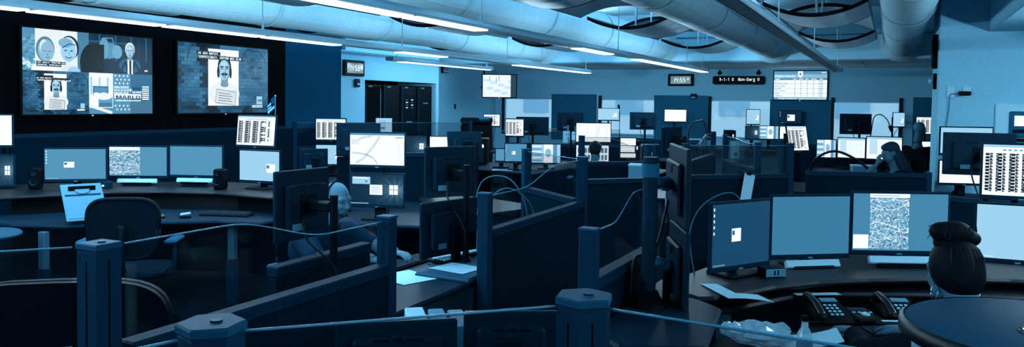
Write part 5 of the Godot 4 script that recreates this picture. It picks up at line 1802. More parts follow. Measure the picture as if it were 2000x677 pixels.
	for s in [-1.0, 1.0]:
		part(t, "hoop_earring", tube(ring, 0.0024, 6), M.chrome, hx * Vector3(s * 0.088, -0.075, -0.008), Vector3(0, 30, 0))

func long_haired_woman() -> void:
	var t := thing("person", "long-haired woman resting her chin on her hand behind the black screen", "person", Vector3(0.0, 0, -10.75), -62)
	var hx := Transform3D(Basis(Vector3.RIGHT, deg_to_rad(16)), Vector3(0, 1.19, 0.0))
	var el := Vector3(-0.16, 0.82, 0.30)
	var wr := Vector3(-0.05, 1.03, 0.14)
	var skin := [
		[Vector3(0, 0.96, -0.08), Vector3(0, 1.10, -0.03), 0.055, 0.05], [Vector3(0, 0.5, -0.2), Vector3(0, 0.88, -0.1), 0.11, 0.10],
		[Vector3(-0.18, 0.90, -0.08), el, 0.045, 0.042], [el, wr, 0.042, 0.027],
		[Vector3(0.18, 0.90, -0.08), Vector3(0.24, 0.80, 0.1), 0.045, 0.042], [Vector3(0.24, 0.80, 0.1), Vector3(0.05, 0.82, 0.32), 0.042, 0.027]]
	skin.append_array(legs_bones(Vector3(0, 0.5, -0.2), Vector3(0, 0.52, 0.2), Vector3(0, 0.08, 0.15)))
	var h1 := hand_bones(Vector3(-0.05, 1.035, 0.135), Vector3(0.25, 0.95, -0.1).normalized(), Vector3(0.2, 0.1, -0.97).normalized(), Vector3(0.95, -0.2, 0.1).normalized(), 45)
	var h2 := hand_bones(Vector3(0.045, 0.82, 0.33), Vector3(-0.7, 0.0, 0.7).normalized(), Vector3.DOWN, Vector3(-0.7, 0, -0.7).normalized(), 20)
	part(t, "body", merged([[blob(skin, 0.012, 70.0), Transform3D()], [blob(head_bones(), 0.006, 120.0), hx], [blob(h1, 0.004, 280.0), Transform3D()], [blob(h2, 0.004, 280.0), Transform3D()]]), M.skin)
	face_parts(t, hx, M.hair)
	part(t, "sweater", blob([[Vector3(0, 0.5, -0.2), Vector3(0, 0.70, -0.17), 0.16, 0.15], [Vector3(-0.1, 0.80, -0.13), Vector3(0.1, 0.80, -0.13), 0.13, 0.13], [Vector3(-0.13, 0.90, -0.09), Vector3(0.13, 0.90, -0.09), 0.075, 0.075], [Vector3(-0.18, 0.89, -0.08), el.lerp(Vector3(-0.18, 0.89, -0.08), 0.35), 0.068, 0.058], [Vector3(0.18, 0.89, -0.08), Vector3(0.24, 0.80, 0.1), 0.068, 0.058]], 0.014, 60.0), M.shirt_dark)
	var hb := [[Vector3(0, 0.04, -0.03), Vector3(0.088, 0.09, 0.095)], [Vector3(0, 0.075, 0.035), Vector3(0.07, 0.04, 0.05)], [Vector3(-0.055, -0.06, -0.045), Vector3(-0.075, -0.25, -0.09), 0.045, 0.05], [Vector3(0.055, -0.06, -0.045), Vector3(0.075, -0.25, -0.09), 0.045, 0.05], [Vector3(0, -0.05, -0.08), Vector3(0, -0.30, -0.15), 0.065, 0.06]]
	part(t, "hair", merged([[blob(hb, 0.006, 90.0), hx]]), M.hair_mid)
	part(t, "watch", lathe([Vector2(0.030, -0.012), Vector2(0.034, 0.0), Vector2(0.030, 0.012)], 16), M.chrome, Vector3(-0.07, 1.0, 0.165), Vector3(35, 0, -25))

func far_people() -> void:
	var t := thing("person", "grey-haired person in a black top half hidden beside the wall column", "person", Vector3(0.42, 0, -14.05), 150)
	var hx := Transform3D(Basis(), Vector3(0, 1.40, 0))
	part(t, "body", merged([[blob([[Vector3(0, 1.1, -0.05), Vector3(0, 1.32, -0.03), 0.056, 0.052], [Vector3(0, 0.5, -0.12), Vector3(0, 1.05, -0.06), 0.12, 0.11], [Vector3(-0.2, 1.08, -0.05), Vector3(-0.26, 0.86, 0.05), 0.045, 0.04], [Vector3(0.2, 1.08, -0.05), Vector3(0.26, 0.86, 0.05), 0.045, 0.04], [Vector3(-0.26, 0.86, 0.05), Vector3(-0.12, 0.84, 0.3), 0.04, 0.028], [Vector3(0.26, 0.86, 0.05), Vector3(0.12, 0.84, 0.3), 0.04, 0.028]] + legs_bones(Vector3(0, 0.66, -0.1), Vector3(0, 0.62, 0.25), Vector3(0, 0.08, 0.2)), 0.014, 70.0), Transform3D()], [blob(head_bones(), 0.007, 120.0), hx]]), M.skin)
	face_parts(t, hx, M.hair_grey)
	part(t, "jumper", blob([[Vector3(0, 0.6, -0.12), Vector3(0, 0.85, -0.1), 0.17, 0.16], [Vector3(-0.12, 1.0, -0.07), Vector3(0.12, 1.0, -0.07), 0.13, 0.13], [Vector3(-0.2, 1.07, -0.05), Vector3(-0.26, 0.86, 0.05), 0.07, 0.06], [Vector3(0.2, 1.07, -0.05), Vector3(0.26, 0.86, 0.05), 0.07, 0.06]], 0.016, 60.0), M.shirt_dark)
	part(t, "hair", merged([[blob([[Vector3(0, 0.035, -0.03), Vector3(0.084, 0.088, 0.09)]], 0.008, 90.0), hx]]), M.hair_grey)
	var u := thing("person", "dark-haired person bent towards the grid monitor under the bright map", "person", Vector3(-3.95, 0, -11.0), 196)
	var ux := Transform3D(Basis(Vector3.RIGHT, deg_to_rad(20)), Vector3(0, 1.05, 0.1))
	part(u, "body", merged([[blob([[Vector3(0, 0.85, -0.02), Vector3(0, 0.98, 0.06), 0.056, 0.052], [Vector3(0, 0.45, -0.2), Vector3(0, 0.8, -0.06), 0.12, 0.11], [Vector3(-0.2, 0.82, -0.03), Vector3(-0.26, 0.70, 0.15), 0.045, 0.04], [Vector3(0.2, 0.82, -0.03), Vector3(0.26, 0.70, 0.15), 0.045, 0.04], [Vector3(-0.26, 0.70, 0.15), Vector3(-0.12, 0.77, 0.4), 0.04, 0.028], [Vector3(0.26, 0.70, 0.15), Vector3(0.12, 0.77, 0.4), 0.04, 0.028]] + legs_bones(Vector3(0, 0.5, -0.2), Vector3(0, 0.52, 0.2), Vector3(0, 0.08, 0.15)), 0.014, 70.0), Transform3D()], [blob(head_bones(), 0.007, 120.0), ux]]), M.skin_dim)
	face_parts(u, ux, M.hair)
	part(u, "jacket", blob([[Vector3(0, 0.48, -0.2), Vector3(0, 0.66, -0.12), 0.16, 0.15], [Vector3(-0.12, 0.78, -0.05), Vector3(0.12, 0.78, -0.05), 0.12, 0.12], [Vector3(-0.2, 0.82, -0.03), Vector3(-0.26, 0.70, 0.15), 0.07, 0.06], [Vector3(0.2, 0.82, -0.03), Vector3(0.26, 0.70, 0.15), 0.07, 0.06]], 0.016, 60.0), M.shirt)
	part(u, "hair", merged([[blob([[Vector3(0, 0.035, -0.03), Vector3(0.086, 0.09, 0.092)], [Vector3(0, -0.03, -0.06), Vector3(0.075, 0.08, 0.06)]], 0.008, 90.0), ux]]), M.hair)
	part(u, "headset", tube(curve([ux * Vector3(-0.09, 0.0, 0), ux * Vector3(-0.08, 0.08, -0.02), ux * Vector3(0, 0.132, -0.03), ux * Vector3(0.08, 0.08, -0.02), ux * Vector3(0.09, 0.0, 0)]), 0.007, 8), M.cable_pale)

# ------------------------------------------------------------------ small things
func keyboard(at: Vector3, turn: float, label: String, pale := false) -> void:
	var t := thing("keyboard", label, "keyboard", at, turn, "computer keyboards")
	part(t, "case", bx(0.44, 0.02, 0.14, 0.006), M.plastic, Vector3(0, 0.012, 0), Vector3(4, 0, 0))
	for r in 5:
		for c in 15:
			part(t, "key", bx(0.022, 0.010, 0.020, 0.003), M.key_pale if pale else M.key, Vector3(-0.186 + c * 0.0266 + r * 0.002, 0.0245 + (2 - r) * 0.0018, -0.048 + r * 0.0245))

func desk_phone(at: Vector3, turn: float, label: String, keys: int) -> void:
	var t := thing("desk_phone", label, "phone", at, turn, "desk phones")
	part(t, "base", prism(P2([[-0.11, 0.0], [0.11, 0.0], [0.11, 0.015], [-0.11, 0.07]]), 0.19), M.black, Vector3.ZERO, Vector3(0, -90, 0))
	var hs := part(t, "handset", tube(curve([Vector3(-0.065, 0.10, -0.09), Vector3(-0.065, 0.085, 0.0), Vector3(-0.065, 0.045, 0.09)]), 0.02, 10, 0.8), M.black_gloss)
	part(hs, "ear_cup", cyl(0.028, 0.024, 0.03, 16), M.black_gloss, Vector3(-0.065, 0.085, -0.085), Vector3(20, 0, 0))
	part(hs, "mouth_cup", cyl(0.028, 0.024, 0.03, 16), M.black_gloss, Vector3(-0.065, 0.035, 0.085), Vector3(20, 0, 0))
	part(t, "display", bx(0.085, 0.006, 0.035, 0.002), M.paper_dim, Vector3(0.03, 0.078, -0.07), Vector3(15, 0, 0))
	for r in 4:
		for c in keys:
			part(t, "button", bx(0.017, 0.008, 0.013, 0.003), M.key_pale, Vector3(-0.002 + c * 0.024, 0.062 - r * 0.0075, -0.03 + r * 0.028), Vector3(15, 0, 0))
	part(t, "cord", tube(curve([Vector3(-0.065, 0.02, 0.1), Vector3(-0.12, 0.012, 0.09), Vector3(-0.13, 0.01, 0.0), Vector3(-0.10, 0.012, -0.09)]), 0.005, 6), M.cable)

func sheet(at: Vector3, turn: float, w: float, d: float, label: String, group := "", curl := 0.0, lines := true) -> void:
	var t := thing("paper_sheet", label, "paper", at, turn, group)
	var st := begin()
	st.set_smooth_group(0)
	var n := 8
	for i in n:
		var u0 := float(i) / n
		var u1 := float(i + 1) / n
		for s in [0.0, 0.0015]:
			quad(st, Vector3(-w / 2 + u0 * w, s + curl * u0 * u0, -d / 2), Vector3(-w / 2 + u1 * w, s + curl * u1 * u1, -d / 2), Vector3(-w / 2 + u1 * w, s + curl * u1 * u1, d / 2), Vector3(-w / 2 + u0 * w, s + curl * u0 * u0, d / 2), Vector3.UP)
	part(t, "page", done(st), M.paper)
	if lines:
		for k in 7:
			part(t, "text_line", bx(w * (0.7 if k % 3 else 0.5), 0.001, d * 0.02, 0.0), M.ink_mid, Vector3(-w * 0.05, 0.0022 + curl * 0.25, -d * 0.36 + k * d * 0.11))

func office_chair(at: Vector3, turn: float, label: String, opt := {}) -> void:
	var t := thing("office_chair", label, "chair", at, turn, "office chairs")
	var sh: float = opt.get("seat", 0.46)
	var bw: float = opt.get("w", 0.52)
	var bt: float = opt.get("top", 1.0)
	part(t, "seat", slab(round_rect(0.5, 0.48, 0.1), sh - 0.06, sh, 0.02), M.fabric)
	var out := PackedVector2Array()
	var fr := []
	var n := 40
	for k in n + 1:
		var a := TAU * k / n
		var c := cos(a)
		var s := sin(a)
		var y := (bt + sh + 0.1) / 2 + signf(s) * pow(absf(s), 0.55) * (bt - sh - 0.1) / 2
		var x := signf(c) * pow(absf(c), 0.5) * bw / 2 * (0.88 + 0.12 * (y - sh) / (bt - sh))
		if k < n:
			out.append(Vector2(x, y))
		fr.append(Vector3(x, y, 0))
	part(t, "backrest", prism(out, opt.get("thick", 0.02)), opt.get("back", M.mesh_back), Vector3(0, 0, 0.24), Vector3.ZERO)
	part(t, "back_frame", tube(fr, opt.get("rim", 0.017), 8), opt.get("rim_mat", M.plastic), Vector3(0, 0, 0.24))
	part(t, "back_spine", tube(curve([Vector3(0, sh + 0.35, 0.27), Vector3(0, sh + 0.1, 0.30), Vector3(0, sh - 0.05, 0.2), Vector3(0, sh - 0.08, 0.0)]), 0.03, 8), M.plastic)
	for s in [-1.0, 1.0]:
		part(t, "armrest", bx(0.09, 0.03, 0.26, 0.012), M.steel_blue, Vector3(s * 0.31, sh + 0.21, 0.06))
		part(t, "arm_post", tube(curve([Vector3(s * 0.31, sh + 0.2, 0.08), Vector3(s * 0.32, sh + 0.08, 0.1), Vector3(s * 0.28, sh - 0.05, 0.05), Vector3(s * 0.1, sh - 0.07, 0.02)]), 0.018, 8), M.lit_plastic)
	part(t, "gas_column", cyl(0.03, 0.03, sh - 0.12, 14), M.lit_plastic, Vector3(0, (sh - 0.12) / 2 + 0.06, 0))
	for k in 5:
		var a := TAU * k / 5.0
		var e := Vector3(cos(a) * 0.3, 0.06, sin(a) * 0.3)
		part(t, "base_arm", tube([Vector3(0, 0.1, 0), e + Vector3(0, 0.01, 0)], 0.022, 8), M.plastic)
		part(t, "caster", cyl(0.03, 0.03, 0.04, 14), M.black, Vector3(e.x, 0.03, e.z), Vector3(90, -rad_to_deg(a), 0))

func crumpled(r: Vector3, sd: int) -> ArrayMesh:
	var st := begin()
	st.set_smooth_group(-1)
	var rg := RandomNumberGenerator.new()
	rg.seed = sd
	var rows := []
	for i in 11:
		var ring := []
		for k in 16:
			var la := PI * i / 10.0 - PI / 2
			var lo := TAU * k / 16.0
			var s := rg.randf_range(0.72, 1.12)
			if i == 0 or i == 10:
				s = 0.8
			var p := Vector3(cos(la) * cos(lo), sin(la), cos(la) * sin(lo)) * r * s
			p.y = maxf(p.y, -r.y * 0.75)
			ring.append(p)
		rows.append(ring)
	for i in 10:
		for k in 16:
			quad(st, rows[i][k], rows[i][(k + 1) % 16], rows[i + 1][(k + 1) % 16], rows[i + 1][k], rows[i][k])
	return done(st)

func gooseneck(at: Vector3, turn: float, label: String, pts: Array) -> void:
	var t := thing("gooseneck_microphone", label, "microphone", at, turn)
	part(t, "base", lathe([Vector2(0, 0.025), Vector2(0.05, 0.022), Vector2(0.06, 0.0)], 18), M.black)
	part(t, "neck", tube(curve(pts), 0.008, 8), M.black)
	var n := pts.size()
	var dirn: Vector3 = ((pts[n - 1] as Vector3) - (pts[n - 2] as Vector3)).normalized()
	part(t, "foam_tip", tube([pts[n - 1], (pts[n - 1] as Vector3) + dirn * 0.05, (pts[n - 1] as Vector3) + dirn * 0.10], 0.026, 12), M.black)

func build_clutter() -> void:
	# chairs
	office_chair(Vector3(-5.2, 0, -4.12), 34, "mesh-backed office chair pushed up to the video-wall console", {"top": 1.0, "w": 0.52})
	office_chair(Vector3(-3.38, 0, -4.16), 264, "dark office chair under the bald man", {"top": 0.86, "w": 0.44})
	office_chair(Vector3(0.25, 0, -3.35), 34, "dark office chair under the woman with a bun", {"top": 0.84, "w": 0.42})
	office_chair(Vector3(0.1, 0, -10.62), 118, "dark office chair under the long-haired woman", {"top": 0.9, "w": 0.46})
	office_chair(Vector3(-3.9, 0, -10.75), 16, "dark office chair under the person bent towards the grid monitor", {"top": 0.84, "w": 0.46})
	office_chair(Vector3(0.44, 0, -13.95), -30, "dark office chair behind the wall column", {"seat": 0.58, "top": 1.0, "w": 0.46})
	office_chair(Vector3(-2.86, 0, -2.02), 38, "wide dark chair with a rounded back and thin lighter rim beside the square post", {"top": 1.08, "w": 0.80, "seat": 0.44, "back": M.black, "thick": 0.08, "rim": 0.004, "rim_mat": M.lit_plastic})
	# curved console
	desk_phone(Vector3(-0.25, 0.72, -4.05), 28, "black desk phone with a pale keypad at the edge of the keyboard tray", 3)
	var kp := thing("keypad", "flat black keypad with one pale round button between two phones", "keypad", Vector3(-0.10, 0.72, -4.12), 26)
	part(kp, "case", bx(0.13, 0.035, 0.22, 0.01), M.black, Vector3(0, 0.018, 0))
	part(kp, "display", bx(0.09, 0.004, 0.06, 0.001), M.lit_plastic, Vector3(0, 0.037, -0.06))
	part(kp, "round_button", cyl(0.022, 0.02, 0.008, 18), M.paper, Vector3(0.0, 0.039, 0.035))
	for k in 4:
		part(kp, "button", bx(0.016, 0.006, 0.01, 0.002), M.key_pale, Vector3(-0.04 + k * 0.027, 0.038, 0.0))
	desk_phone(Vector3(0.06, 0.72, -4.22), 24, "black desk phone with a large display beside the pale-button keypad", 4)
	keyboard(Vector3(0.10, 0.72, -3.93), 30, "black keyboard under the woman's hands")
	var rc := thing("radio_remote", "slim black console bar with a white strip above the keyboard", "control bar", Vector3(0.06, 0.72, -4.06), 24)
	part(rc, "bar", bx(0.24, 0.03, 0.05, 0.008), M.black, Vector3(0, 0.015, 0))
	part(rc, "white_strip", bx(0.10, 0.004, 0.02, 0.001), M.paper, Vector3(-0.03, 0.031, 0))
	sheet(Vector3(-0.66, 0.843, -3.92), 38, 0.24, 0.30, "curled sheet of paper hanging over the end of the curved console", "", -0.03, false)
	sheet(Vector3(-0.32, 0.777, -4.32), 32, 0.24, 0.05, "narrow white paper strip on the front shelf", "", 0.0, false)
	var hub := thing("connector_box", "small pale connector box with two black slots between two monitors", "connector box", Vector3(-0.555, 0.84, -4.36), 38)
	part(hub, "case", bx(0.12, 0.048, 0.09, 0.006), M.plastic, Vector3(0, 0.024, 0))
	part(hub, "front_plate", bx(0.115, 0.042, 0.006, 0.002), M.paper_dim, Vector3(0, 0.024, 0.046))
	for s in [-0.008, 0.012]:
		part(hub, "slot", bx(0.006, 0.026, 0.004, 0.0), M.black, Vector3(s, 0.026, 0.0495))
	# bag, bottle and paper by the glass
	var pb := thing("plastic_bag", "crumpled clear plastic bag on the dark desk", "bag", Vector3(-0.45, 0.762, -3.34), 20)
	part(pb, "wrapping", crumpled(Vector3(0.13, 0.055, 0.075), 4), M.clear_plastic, Vector3(0, 0.045, 0))
	part(pb, "tied_end", crumpled(Vector3(0.05, 0.035, 0.04), 9), M.clear_plastic, Vector3(-0.13, 0.06, 0.01))
	part(pb, "snack", crumpled(Vector3(0.05, 0.03, 0.04), 6), M.paper, Vector3(0.02, 0.04, 0))
	sheet(Vector3(-0.28, 0.763, -3.44), 12, 0.24, 0.20, "crumpled white napkin behind the clear bottle", "", 0.05, false)
	var bt := thing("bottle", "small clear bottle with a black cap beside the plastic bag", "bottle", Vector3(-0.285, 0.76, -3.28))
	part(bt, "glass_body", lathe([Vector2(0, 0.0), Vector2(0.028, 0.0), Vector2(0.031, 0.006), Vector2(0.031, 0.075), Vector2(0.027, 0.09), Vector2(0.014, 0.115), Vector2(0.012, 0.14)], 24), M.clear_glass)
	part(bt, "cap", cyl(0.0145, 0.0145, 0.022, 18), M.black, Vector3(0, 0.15, 0))
	part(bt, "bottle_label", lathe([Vector2(0.0315, 0.02), Vector2(0.0315, 0.06)], 24), M.paper_dim)
	var tb := thing("tablet", "dark tablet lying by the straight glass pane", "tablet", Vector3(-0.10, 0.722, -3.70), 25)
	part(tb, "case", bx(0.20, 0.012, 0.14, 0.005), M.black_gloss, Vector3(0, 0.006, 0))
	part(tb, "glass_face", bx(0.18, 0.002, 0.12, 0.0), M.black_wall, Vector3(0, 0.013, 0))
	for k in 4:
		var bi := thing("binder", ["white binder at the end of a short row behind the glass", "pale binder second in the short row behind the glass", "dark blue binder in the short row behind the glass", "wide white binder in the short row behind the glass"][k], "binder", Vector3(-1.32 + [0.0, 0.07, 0.13, 0.21][k], 0.78, -2.06 - 0.02 * k), 38)
		part(bi, "cover", bx([0.06, 0.05, 0.05, 0.09][k], 0.30, 0.2, 0.004), [M.paper, M.paper_dim, M.steel_blue, M.paper][k], Vector3(0, 0.15, 0))
		part(bi, "spine_label", bx(0.03, 0.08, 0.003, 0.0), M.ink_mid, Vector3(0, 0.2, 0.1015))
	# bald man's desk
	keyboard(Vector3(-2.72, 0.72, -4.12), 88, "dark keyboard under the bald man's hands")
	keyboard(Vector3(-2.50, 0.745, -4.35), 84, "second keyboard with pale keys behind the stacked monitors", true)
	sheet(Vector3(-2.33, 0.747, -4.08), 80, 0.22, 0.26, "blank white sheet on the raised pale desk top", "", 0.0, false)
	sheet(Vector3(-2.52, 0.722, -3.82), 70, 0.26, 0.30, "large white sheet under the edge of the raised desk top", "", 0.0, false)
	sheet(Vector3(-2.82, 0.722, -4.72), 60, 0.2, 0.28, "white sheet on the desk beyond the bald man's hands", "", 0.02, false)
	desk_phone(Vector3(-2.62, 0.72, -4.62), 80, "desk phone with a curved pale handset across from the bald man", 3)
	var hd := thing("coffee_cup", "black cup on the desk beyond the bald man", "cup", Vector3(-2.95, 0.72, -4.95))
	part(hd, "cup_body", lathe([Vector2(0, 0.0), Vector2(0.032, 0.0), Vector2(0.04, 0.10), Vector2(0.037, 0.10), Vector2(0.03, 0.01), Vector2(0, 0.01)], 20), M.black_gloss)
	part(hd, "handle", tube(curve([Vector3(0.038, 0.08, 0), Vector3(0.065, 0.07, 0), Vector3(0.062, 0.035, 0), Vector3(0.035, 0.025, 0)]), 0.006, 6), M.black_gloss)
	# video-wall console
	var bd := thing("paper_stand", "printed notice with a round emblem leaning on a stand on the video-wall console", "paper stand", Vector3(-5.86, 0.74, -4.18), 64)
	part(bd, "board", bx(0.30, 0.42, 0.012, 0.004), M.paper_dim, Vector3(0, 0.16, 0.0), Vector3(-52, 0, 0))
	part(bd, "emblem", cyl(0.055, 0.055, 0.003, 24), M.ink_mid, Vector3(0, 0.255, -0.098), Vector3(38, 0, 0))
	part(bd, "heading_band", bx(0.26, 0.015, 0.003, 0.0), M.ink, Vector3(0, 0.212, -0.052), Vector3(-52, 0, 0))
	for s in [-1.0, 1.0]:
		part(bd, "text_column", bx(0.12, 0.22, 0.003, 0.0), M.ink_mid, Vector3(s * 0.075, 0.118, 0.068), Vector3(-52, 0, 0))
	part(bd, "prop", bx(0.2, 0.28, 0.01, 0.003), M.black, Vector3(0, 0.14, -0.10), Vector3(0, 0, 0))
	keyboard(Vector3(-5.15, 0.74, -5.0), 20, "black keyboard on the video-wall console beside the pale monitor")
	for q in [[-5.62, -4.55, "black telephone headset base on the video-wall console"], [-5.50, -4.62, "second small black device on the video-wall console"]]:
		var mo := thing("computer_mouse", q[2], "mouse", Vector3(q[0], 0.74, q[1]), 30)
		part(mo, "mouse_body", blob([[Vector3(0, 0.012, 0), Vector3(0.032, 0.02, 0.05)]], 0.006, 150.0), M.black_gloss)
		part(mo, "wheel", cyl(0.006, 0.006, 0.008, 10), M.steel_blue, Vector3(0, 0.032, -0.02), Vector3(0, 0, 90))
	var sp0 := thing("stapler", "small pale-topped stapler on the video-wall console", "stapler", Vector3(-5.33, 0.74, -4.72), 40)
	part(sp0, "base", bx(0.09, 0.015, 0.035, 0.004), M.black, Vector3(0, 0.008, 0))
	part(sp0, "top_arm", bx(0.085, 0.02, 0.028, 0.006), M.paper, Vector3(0, 0.035, 0), Vector3(0, 0, 8))
	for q in [[-7.05, -4.55, 40, "black desk speaker between the end monitors and the grey desktop"], [-5.66, -5.42, 10, "black desk speaker beside the pale monitor on the video-wall console"]]:
		var s := thing("desk_speaker", q[3], "speaker", Vector3(q[0], 0.9, q[1]), q[2])
		part(s, "cabinet", bx(0.10, 0.19, 0.11, 0.015), M.black, Vector3(0, 0.095, 0))
		part(s, "cone", lathe([Vector2(0.04, 0.012), Vector2(0.034, 0.006), Vector2(0.012, -0.004), Vector2(0, 0.004)], 20), M.lit_plastic, Vector3(0, 0.075, 0.052), Vector3(90, 0, 0))
		part(s, "tweeter", lathe([Vector2(0.022, 0.008), Vector2(0.012, 0.002), Vector2(0, 0.006)], 16), M.lit_plastic, Vector3(0, 0.145, 0.052), Vector3(90, 0, 0))
	var cb2 := thing("connector_box", "small dark connector box between the grey desktop and the map monitor", "connector box", Vector3(-6.62, 0.9, -4.92), 35)
	part(cb2, "case", bx(0.13, 0.06, 0.1, 0.006), M.lit_plastic, Vector3(0, 0.03, 0))
	part(cb2, "front_light", bx(0.02, 0.014, 0.004, 0.0), M.led, Vector3(0.01, 0.025, 0.051))
	# flag on the table monitor
	var fl := thing("small_flag", "small striped flag on a stick above the table monitor", "flag", Vector3(-5.34, 1.56, -5.80), -10)
	part(fl, "stick", cyl(0.004, 0.004, 0.24, 8), M.paper_dim, Vector3(0, 0.10, 0))
	part(fl, "finial", ball(0.008), M.paper, Vector3(0, 0.222, 0))
	var nst := 7
	for k in nst:
		var a := Vector3(-0.006 - 0.0 * k, 0.205 - k * 0.014, 0.004)
		part(fl, "stripe", bx(0.115 if k > 3 else 0.062, 0.014, 0.003, 0.0), M.paper if k % 2 else M.steel_blue, Vector3(-0.060 if k > 3 else -0.088, 0.185 - k * 0.0137 - (0.030 if k > 3 else 0.042), 0.002 * (k % 3)), Vector3(0, 0, 32))
	part(fl, "star_field", bx(0.056, 0.058, 0.004, 0.0), M.wall_panel, Vector3(-0.03, 0.175, 0.0), Vector3(0, 0, 32))
	# far desks
	gooseneck(Vector3(-5.85, 0.745, -18.0), 0, "upright gooseneck microphone in front of the second window", [Vector3(0, 0.02, 0), Vector3(0, 0.5, 0), Vector3(0.0, 0.78, 0.0), Vector3(-0.01, 0.88, 0.02)])
	gooseneck(Vector3(-0.42, 0.745, -14.3), 0, "bent gooseneck lamp beside the black monitor back", [Vector3(0.05, 0.02, 0), Vector3(0.12, 0.5, 0), Vector3(0.16, 0.82, 0.0), Vector3(0.26, 0.88, 0.0), Vector3(0.36, 0.80, 0), Vector3(0.40, 0.70, 0)])
	for q in [[-4.98, 1.17, -12.5, 0.13, 0.20, "larger white note clipped under the dark monitor back"], [-4.83, 1.19, -12.47, 0.10, 0.14, "smaller white note clipped under the dark monitor back"]]:
		var n := thing("paper_note", q[5], "paper", Vector3(q[0], q[1], q[2]), 26)
		part(n, "page", bx(q[3] * 1.3, q[4], 0.003, 0.0), M.paper, Vector3(0, -0.0, 0))
		part(n, "text_line", bx(q[3] * 0.9, 0.012, 0.004, 0.0), M.ink_mid, Vector3(0, q[4] * 0.2, 0.001))
		part(n, "hanging_tab", bx(0.03, 0.12, 0.002, 0.0), M.paper_dim, Vector3(0, q[4] * 0.5 + 0.04, -0.004))
	var card := thing("paper_card", "white folded card hooked over the wide dark partition", "card", Vector3(-1.38, 1.02, -8.55), 38)
	part(card, "leaf", bx(0.12, 0.30, 0.004, 0.0), M.paper, Vector3(0, -0.14, 0.06), Vector3(-8, 0, -14))
	part(card, "clip", bx(0.05, 0.03, 0.12, 0.004), M.black, Vector3(0.02, 0.01, 0.0), Vector3(0, 0, -14))
	var nt := thing("note_board", "white printed note taped to the glass between two slim posts", "paper", Vector3(-1.83, 1.16, -10.43), 65)
	part(nt, "backing_sheet", bx(0.22, 0.26, 0.004, 0.0), M.paper_dim, Vector3(0, 0, 0.008))
	part(nt, "printed_note", bx(0.18, 0.22, 0.004, 0.0), M.paper, Vector3(0, 0.01, 0.012))
	part(nt, "photo_block", bx(0.07, 0.05, 0.004, 0.0), M.ink_mid, Vector3(0.02, -0.05, 0.014))
	# printer and cabinet under the racks
	var pr := thing("printer", "dark office printer in front of the pale wall beyond the racks", "printer", Vector3(-7.35, 0, -13.6), 26)
	part(pr, "cabinet", bx(0.6, 0.8, 0.55, 0.02), M.black, Vector3(0, 0.40, 0))
	part(pr, "scanner_lid", bx(0.62, 0.12, 0.56, 0.03), M.plastic, Vector3(0, 1.38, 0))
	part(pr, "engine", bx(0.6, 0.5, 0.54, 0.02), M.black, Vector3(0, 1.06, 0))
	part(pr, "paper_tray", bx(0.35, 0.03, 0.3, 0.006), M.paper_dim, Vector3(-0.05, 1.15, 0.2))
	part(pr, "control_pad", bx(0.2, 0.05, 0.1, 0.01), M.steel_blue, Vector3(0.15, 1.42, 0.24), Vector3(20, 0, 0))
	var bn := [["black computer tower on the middle cluster desk", -5.95, -11.2, 0.2], ["black computer tower beside the portrait monitor", -3.15, -11.0, 0.18], ["black computer tower below the bright map monitor", -3.75, -12.3, 0.2], ["black computer tower on the long window desk", -3.4, -18.75, 0.22]]
	for q in bn:
		var c := thing("computer_tower", q[0], "computer", Vector3(q[1], 0.745, q[2]), 20, "computer towers")
		part(c, "case", bx(q[3], 0.42, 0.42, 0.01), M.black, Vector3(0, 0.21, 0))
		part(c, "front_panel", bx(q[3] * 0.9, 0.38, 0.012, 0.004), M.plastic, Vector3(0, 0.21, 0.212))
		part(c, "power_light", bx(0.03, 0.05, 0.004, 0.0), M.led, Vector3(q[3] * 0.2, 0.30, 0.219))
	sheet(Vector3(-5.15, 0.747, -10.35), 20, 0.3, 0.22, "white sheet at the edge of the middle cluster desk", "", 0.0)
	sheet(Vector3(-2.1, 0.747, -8.85), 30, 0.45, 0.3, "pale sheet on the desk behind the wide dark partition", "", 0.0)
	sheet(Vector3(-0.5, 0.777, -12.4), 10, 0.4, 0.25, "pale sheet in front of the ruled white monitor", "", 0.0)
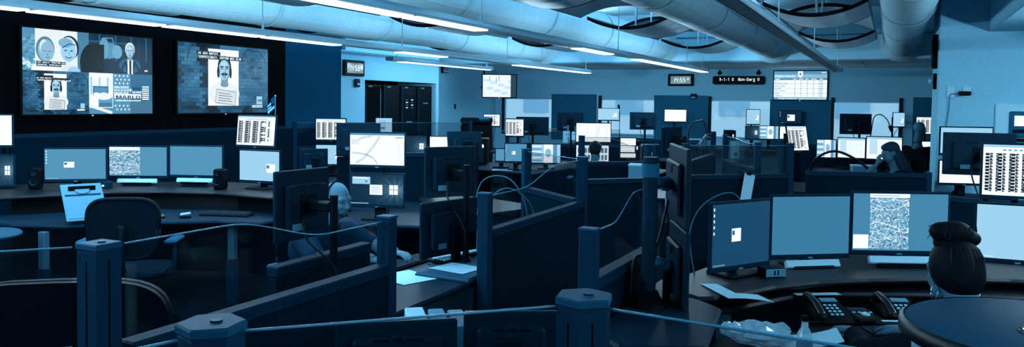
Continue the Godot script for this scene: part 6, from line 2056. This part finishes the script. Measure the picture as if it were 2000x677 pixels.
	for q in [[-0.35, 0.777, -12.75, 0.34, 0.10, "pale keyboard-like tray under the ruled white monitor"], [0.1, 0.745, -14.75, 0.5, 0.2, "pale file box in front of the last window"], [-0.25, 0.745, -14.7, 0.3, 0.17, "second pale file box in front of the last window"], [-4.1, 0.745, -18.3, 0.26, 0.2, "pale box below the glaring white monitor"], [-2.55, 0.745, -8.55, 0.2, 0.32, "pale upright file holder behind the grey monitor back"]]:
		var c := thing("file_box", q[5], "box", Vector3(q[0], q[1], q[2]), 12)
		part(c, "box_body", bx(q[3], q[4], 0.2, 0.008), M.paper_dim, Vector3(0, q[4] / 2, 0))
		part(c, "lid_edge", bx(q[3] + 0.01, 0.02, 0.21, 0.004), M.paper, Vector3(0, q[4], 0))
	# loose cables
	var cs := [
		["pale cable looping above the large wavy-glass partition", 0.0045, M.cable_pale, [[-2.62, 0.75, -4.95], [-2.58, 1.05, -5.0], [-2.45, 1.13, -5.05], [-2.3, 1.0, -5.1], [-2.28, 0.75, -5.1]]],
		["second pale cable arching behind the stacked monitor backs", 0.005, M.cable_pale, [[-2.9, 0.75, -5.3], [-2.85, 1.12, -5.35], [-2.65, 1.17, -5.4], [-2.5, 1.0, -5.4], [-2.46, 0.75, -5.4]]],
		["thin cable curving up behind the dark desktop monitor", 0.004, M.cable_pale, [[-0.93, 0.84, -4.2], [-0.97, 1.05, -4.25], [-0.92, 1.2, -4.35], [-0.78, 1.26, -4.45], [-0.7, 1.1, -4.5], [-0.68, 0.84, -4.5]]],
		["thick black cable arching over the far monitors of the long-haired woman", 0.018, M.cable, [[-1.05, 0.78, -12.1], [-0.95, 1.0, -12.0], [-0.7, 1.12, -11.9], [-0.4, 1.0, -11.9], [-0.15, 0.78, -11.9]]],
		["pale looped cable beside the table monitor at the window corner", 0.012, M.cable_pale, [[-5.9, 0.75, -12.35], [-5.88, 1.2, -12.4], [-5.75, 1.3, -12.42], [-5.64, 1.2, -12.45], [-5.62, 0.75, -12.5]]],
		["black cable arching by the glaring white monitor", 0.014, M.cable, [[-3.3, 0.75, -14.2], [-3.3, 1.3, -14.2], [-3.15, 1.45, -14.22], [-3.0, 1.3, -14.25], [-2.98, 0.0, -14.3]]]]
	for q in cs:
		var pts := []
		for p in q[3]:
			pts.append(Vector3(p[0], p[1], p[2]))
		solo("cable", q[0], "cable", tube(curve(pts), q[1], 8), q[2])
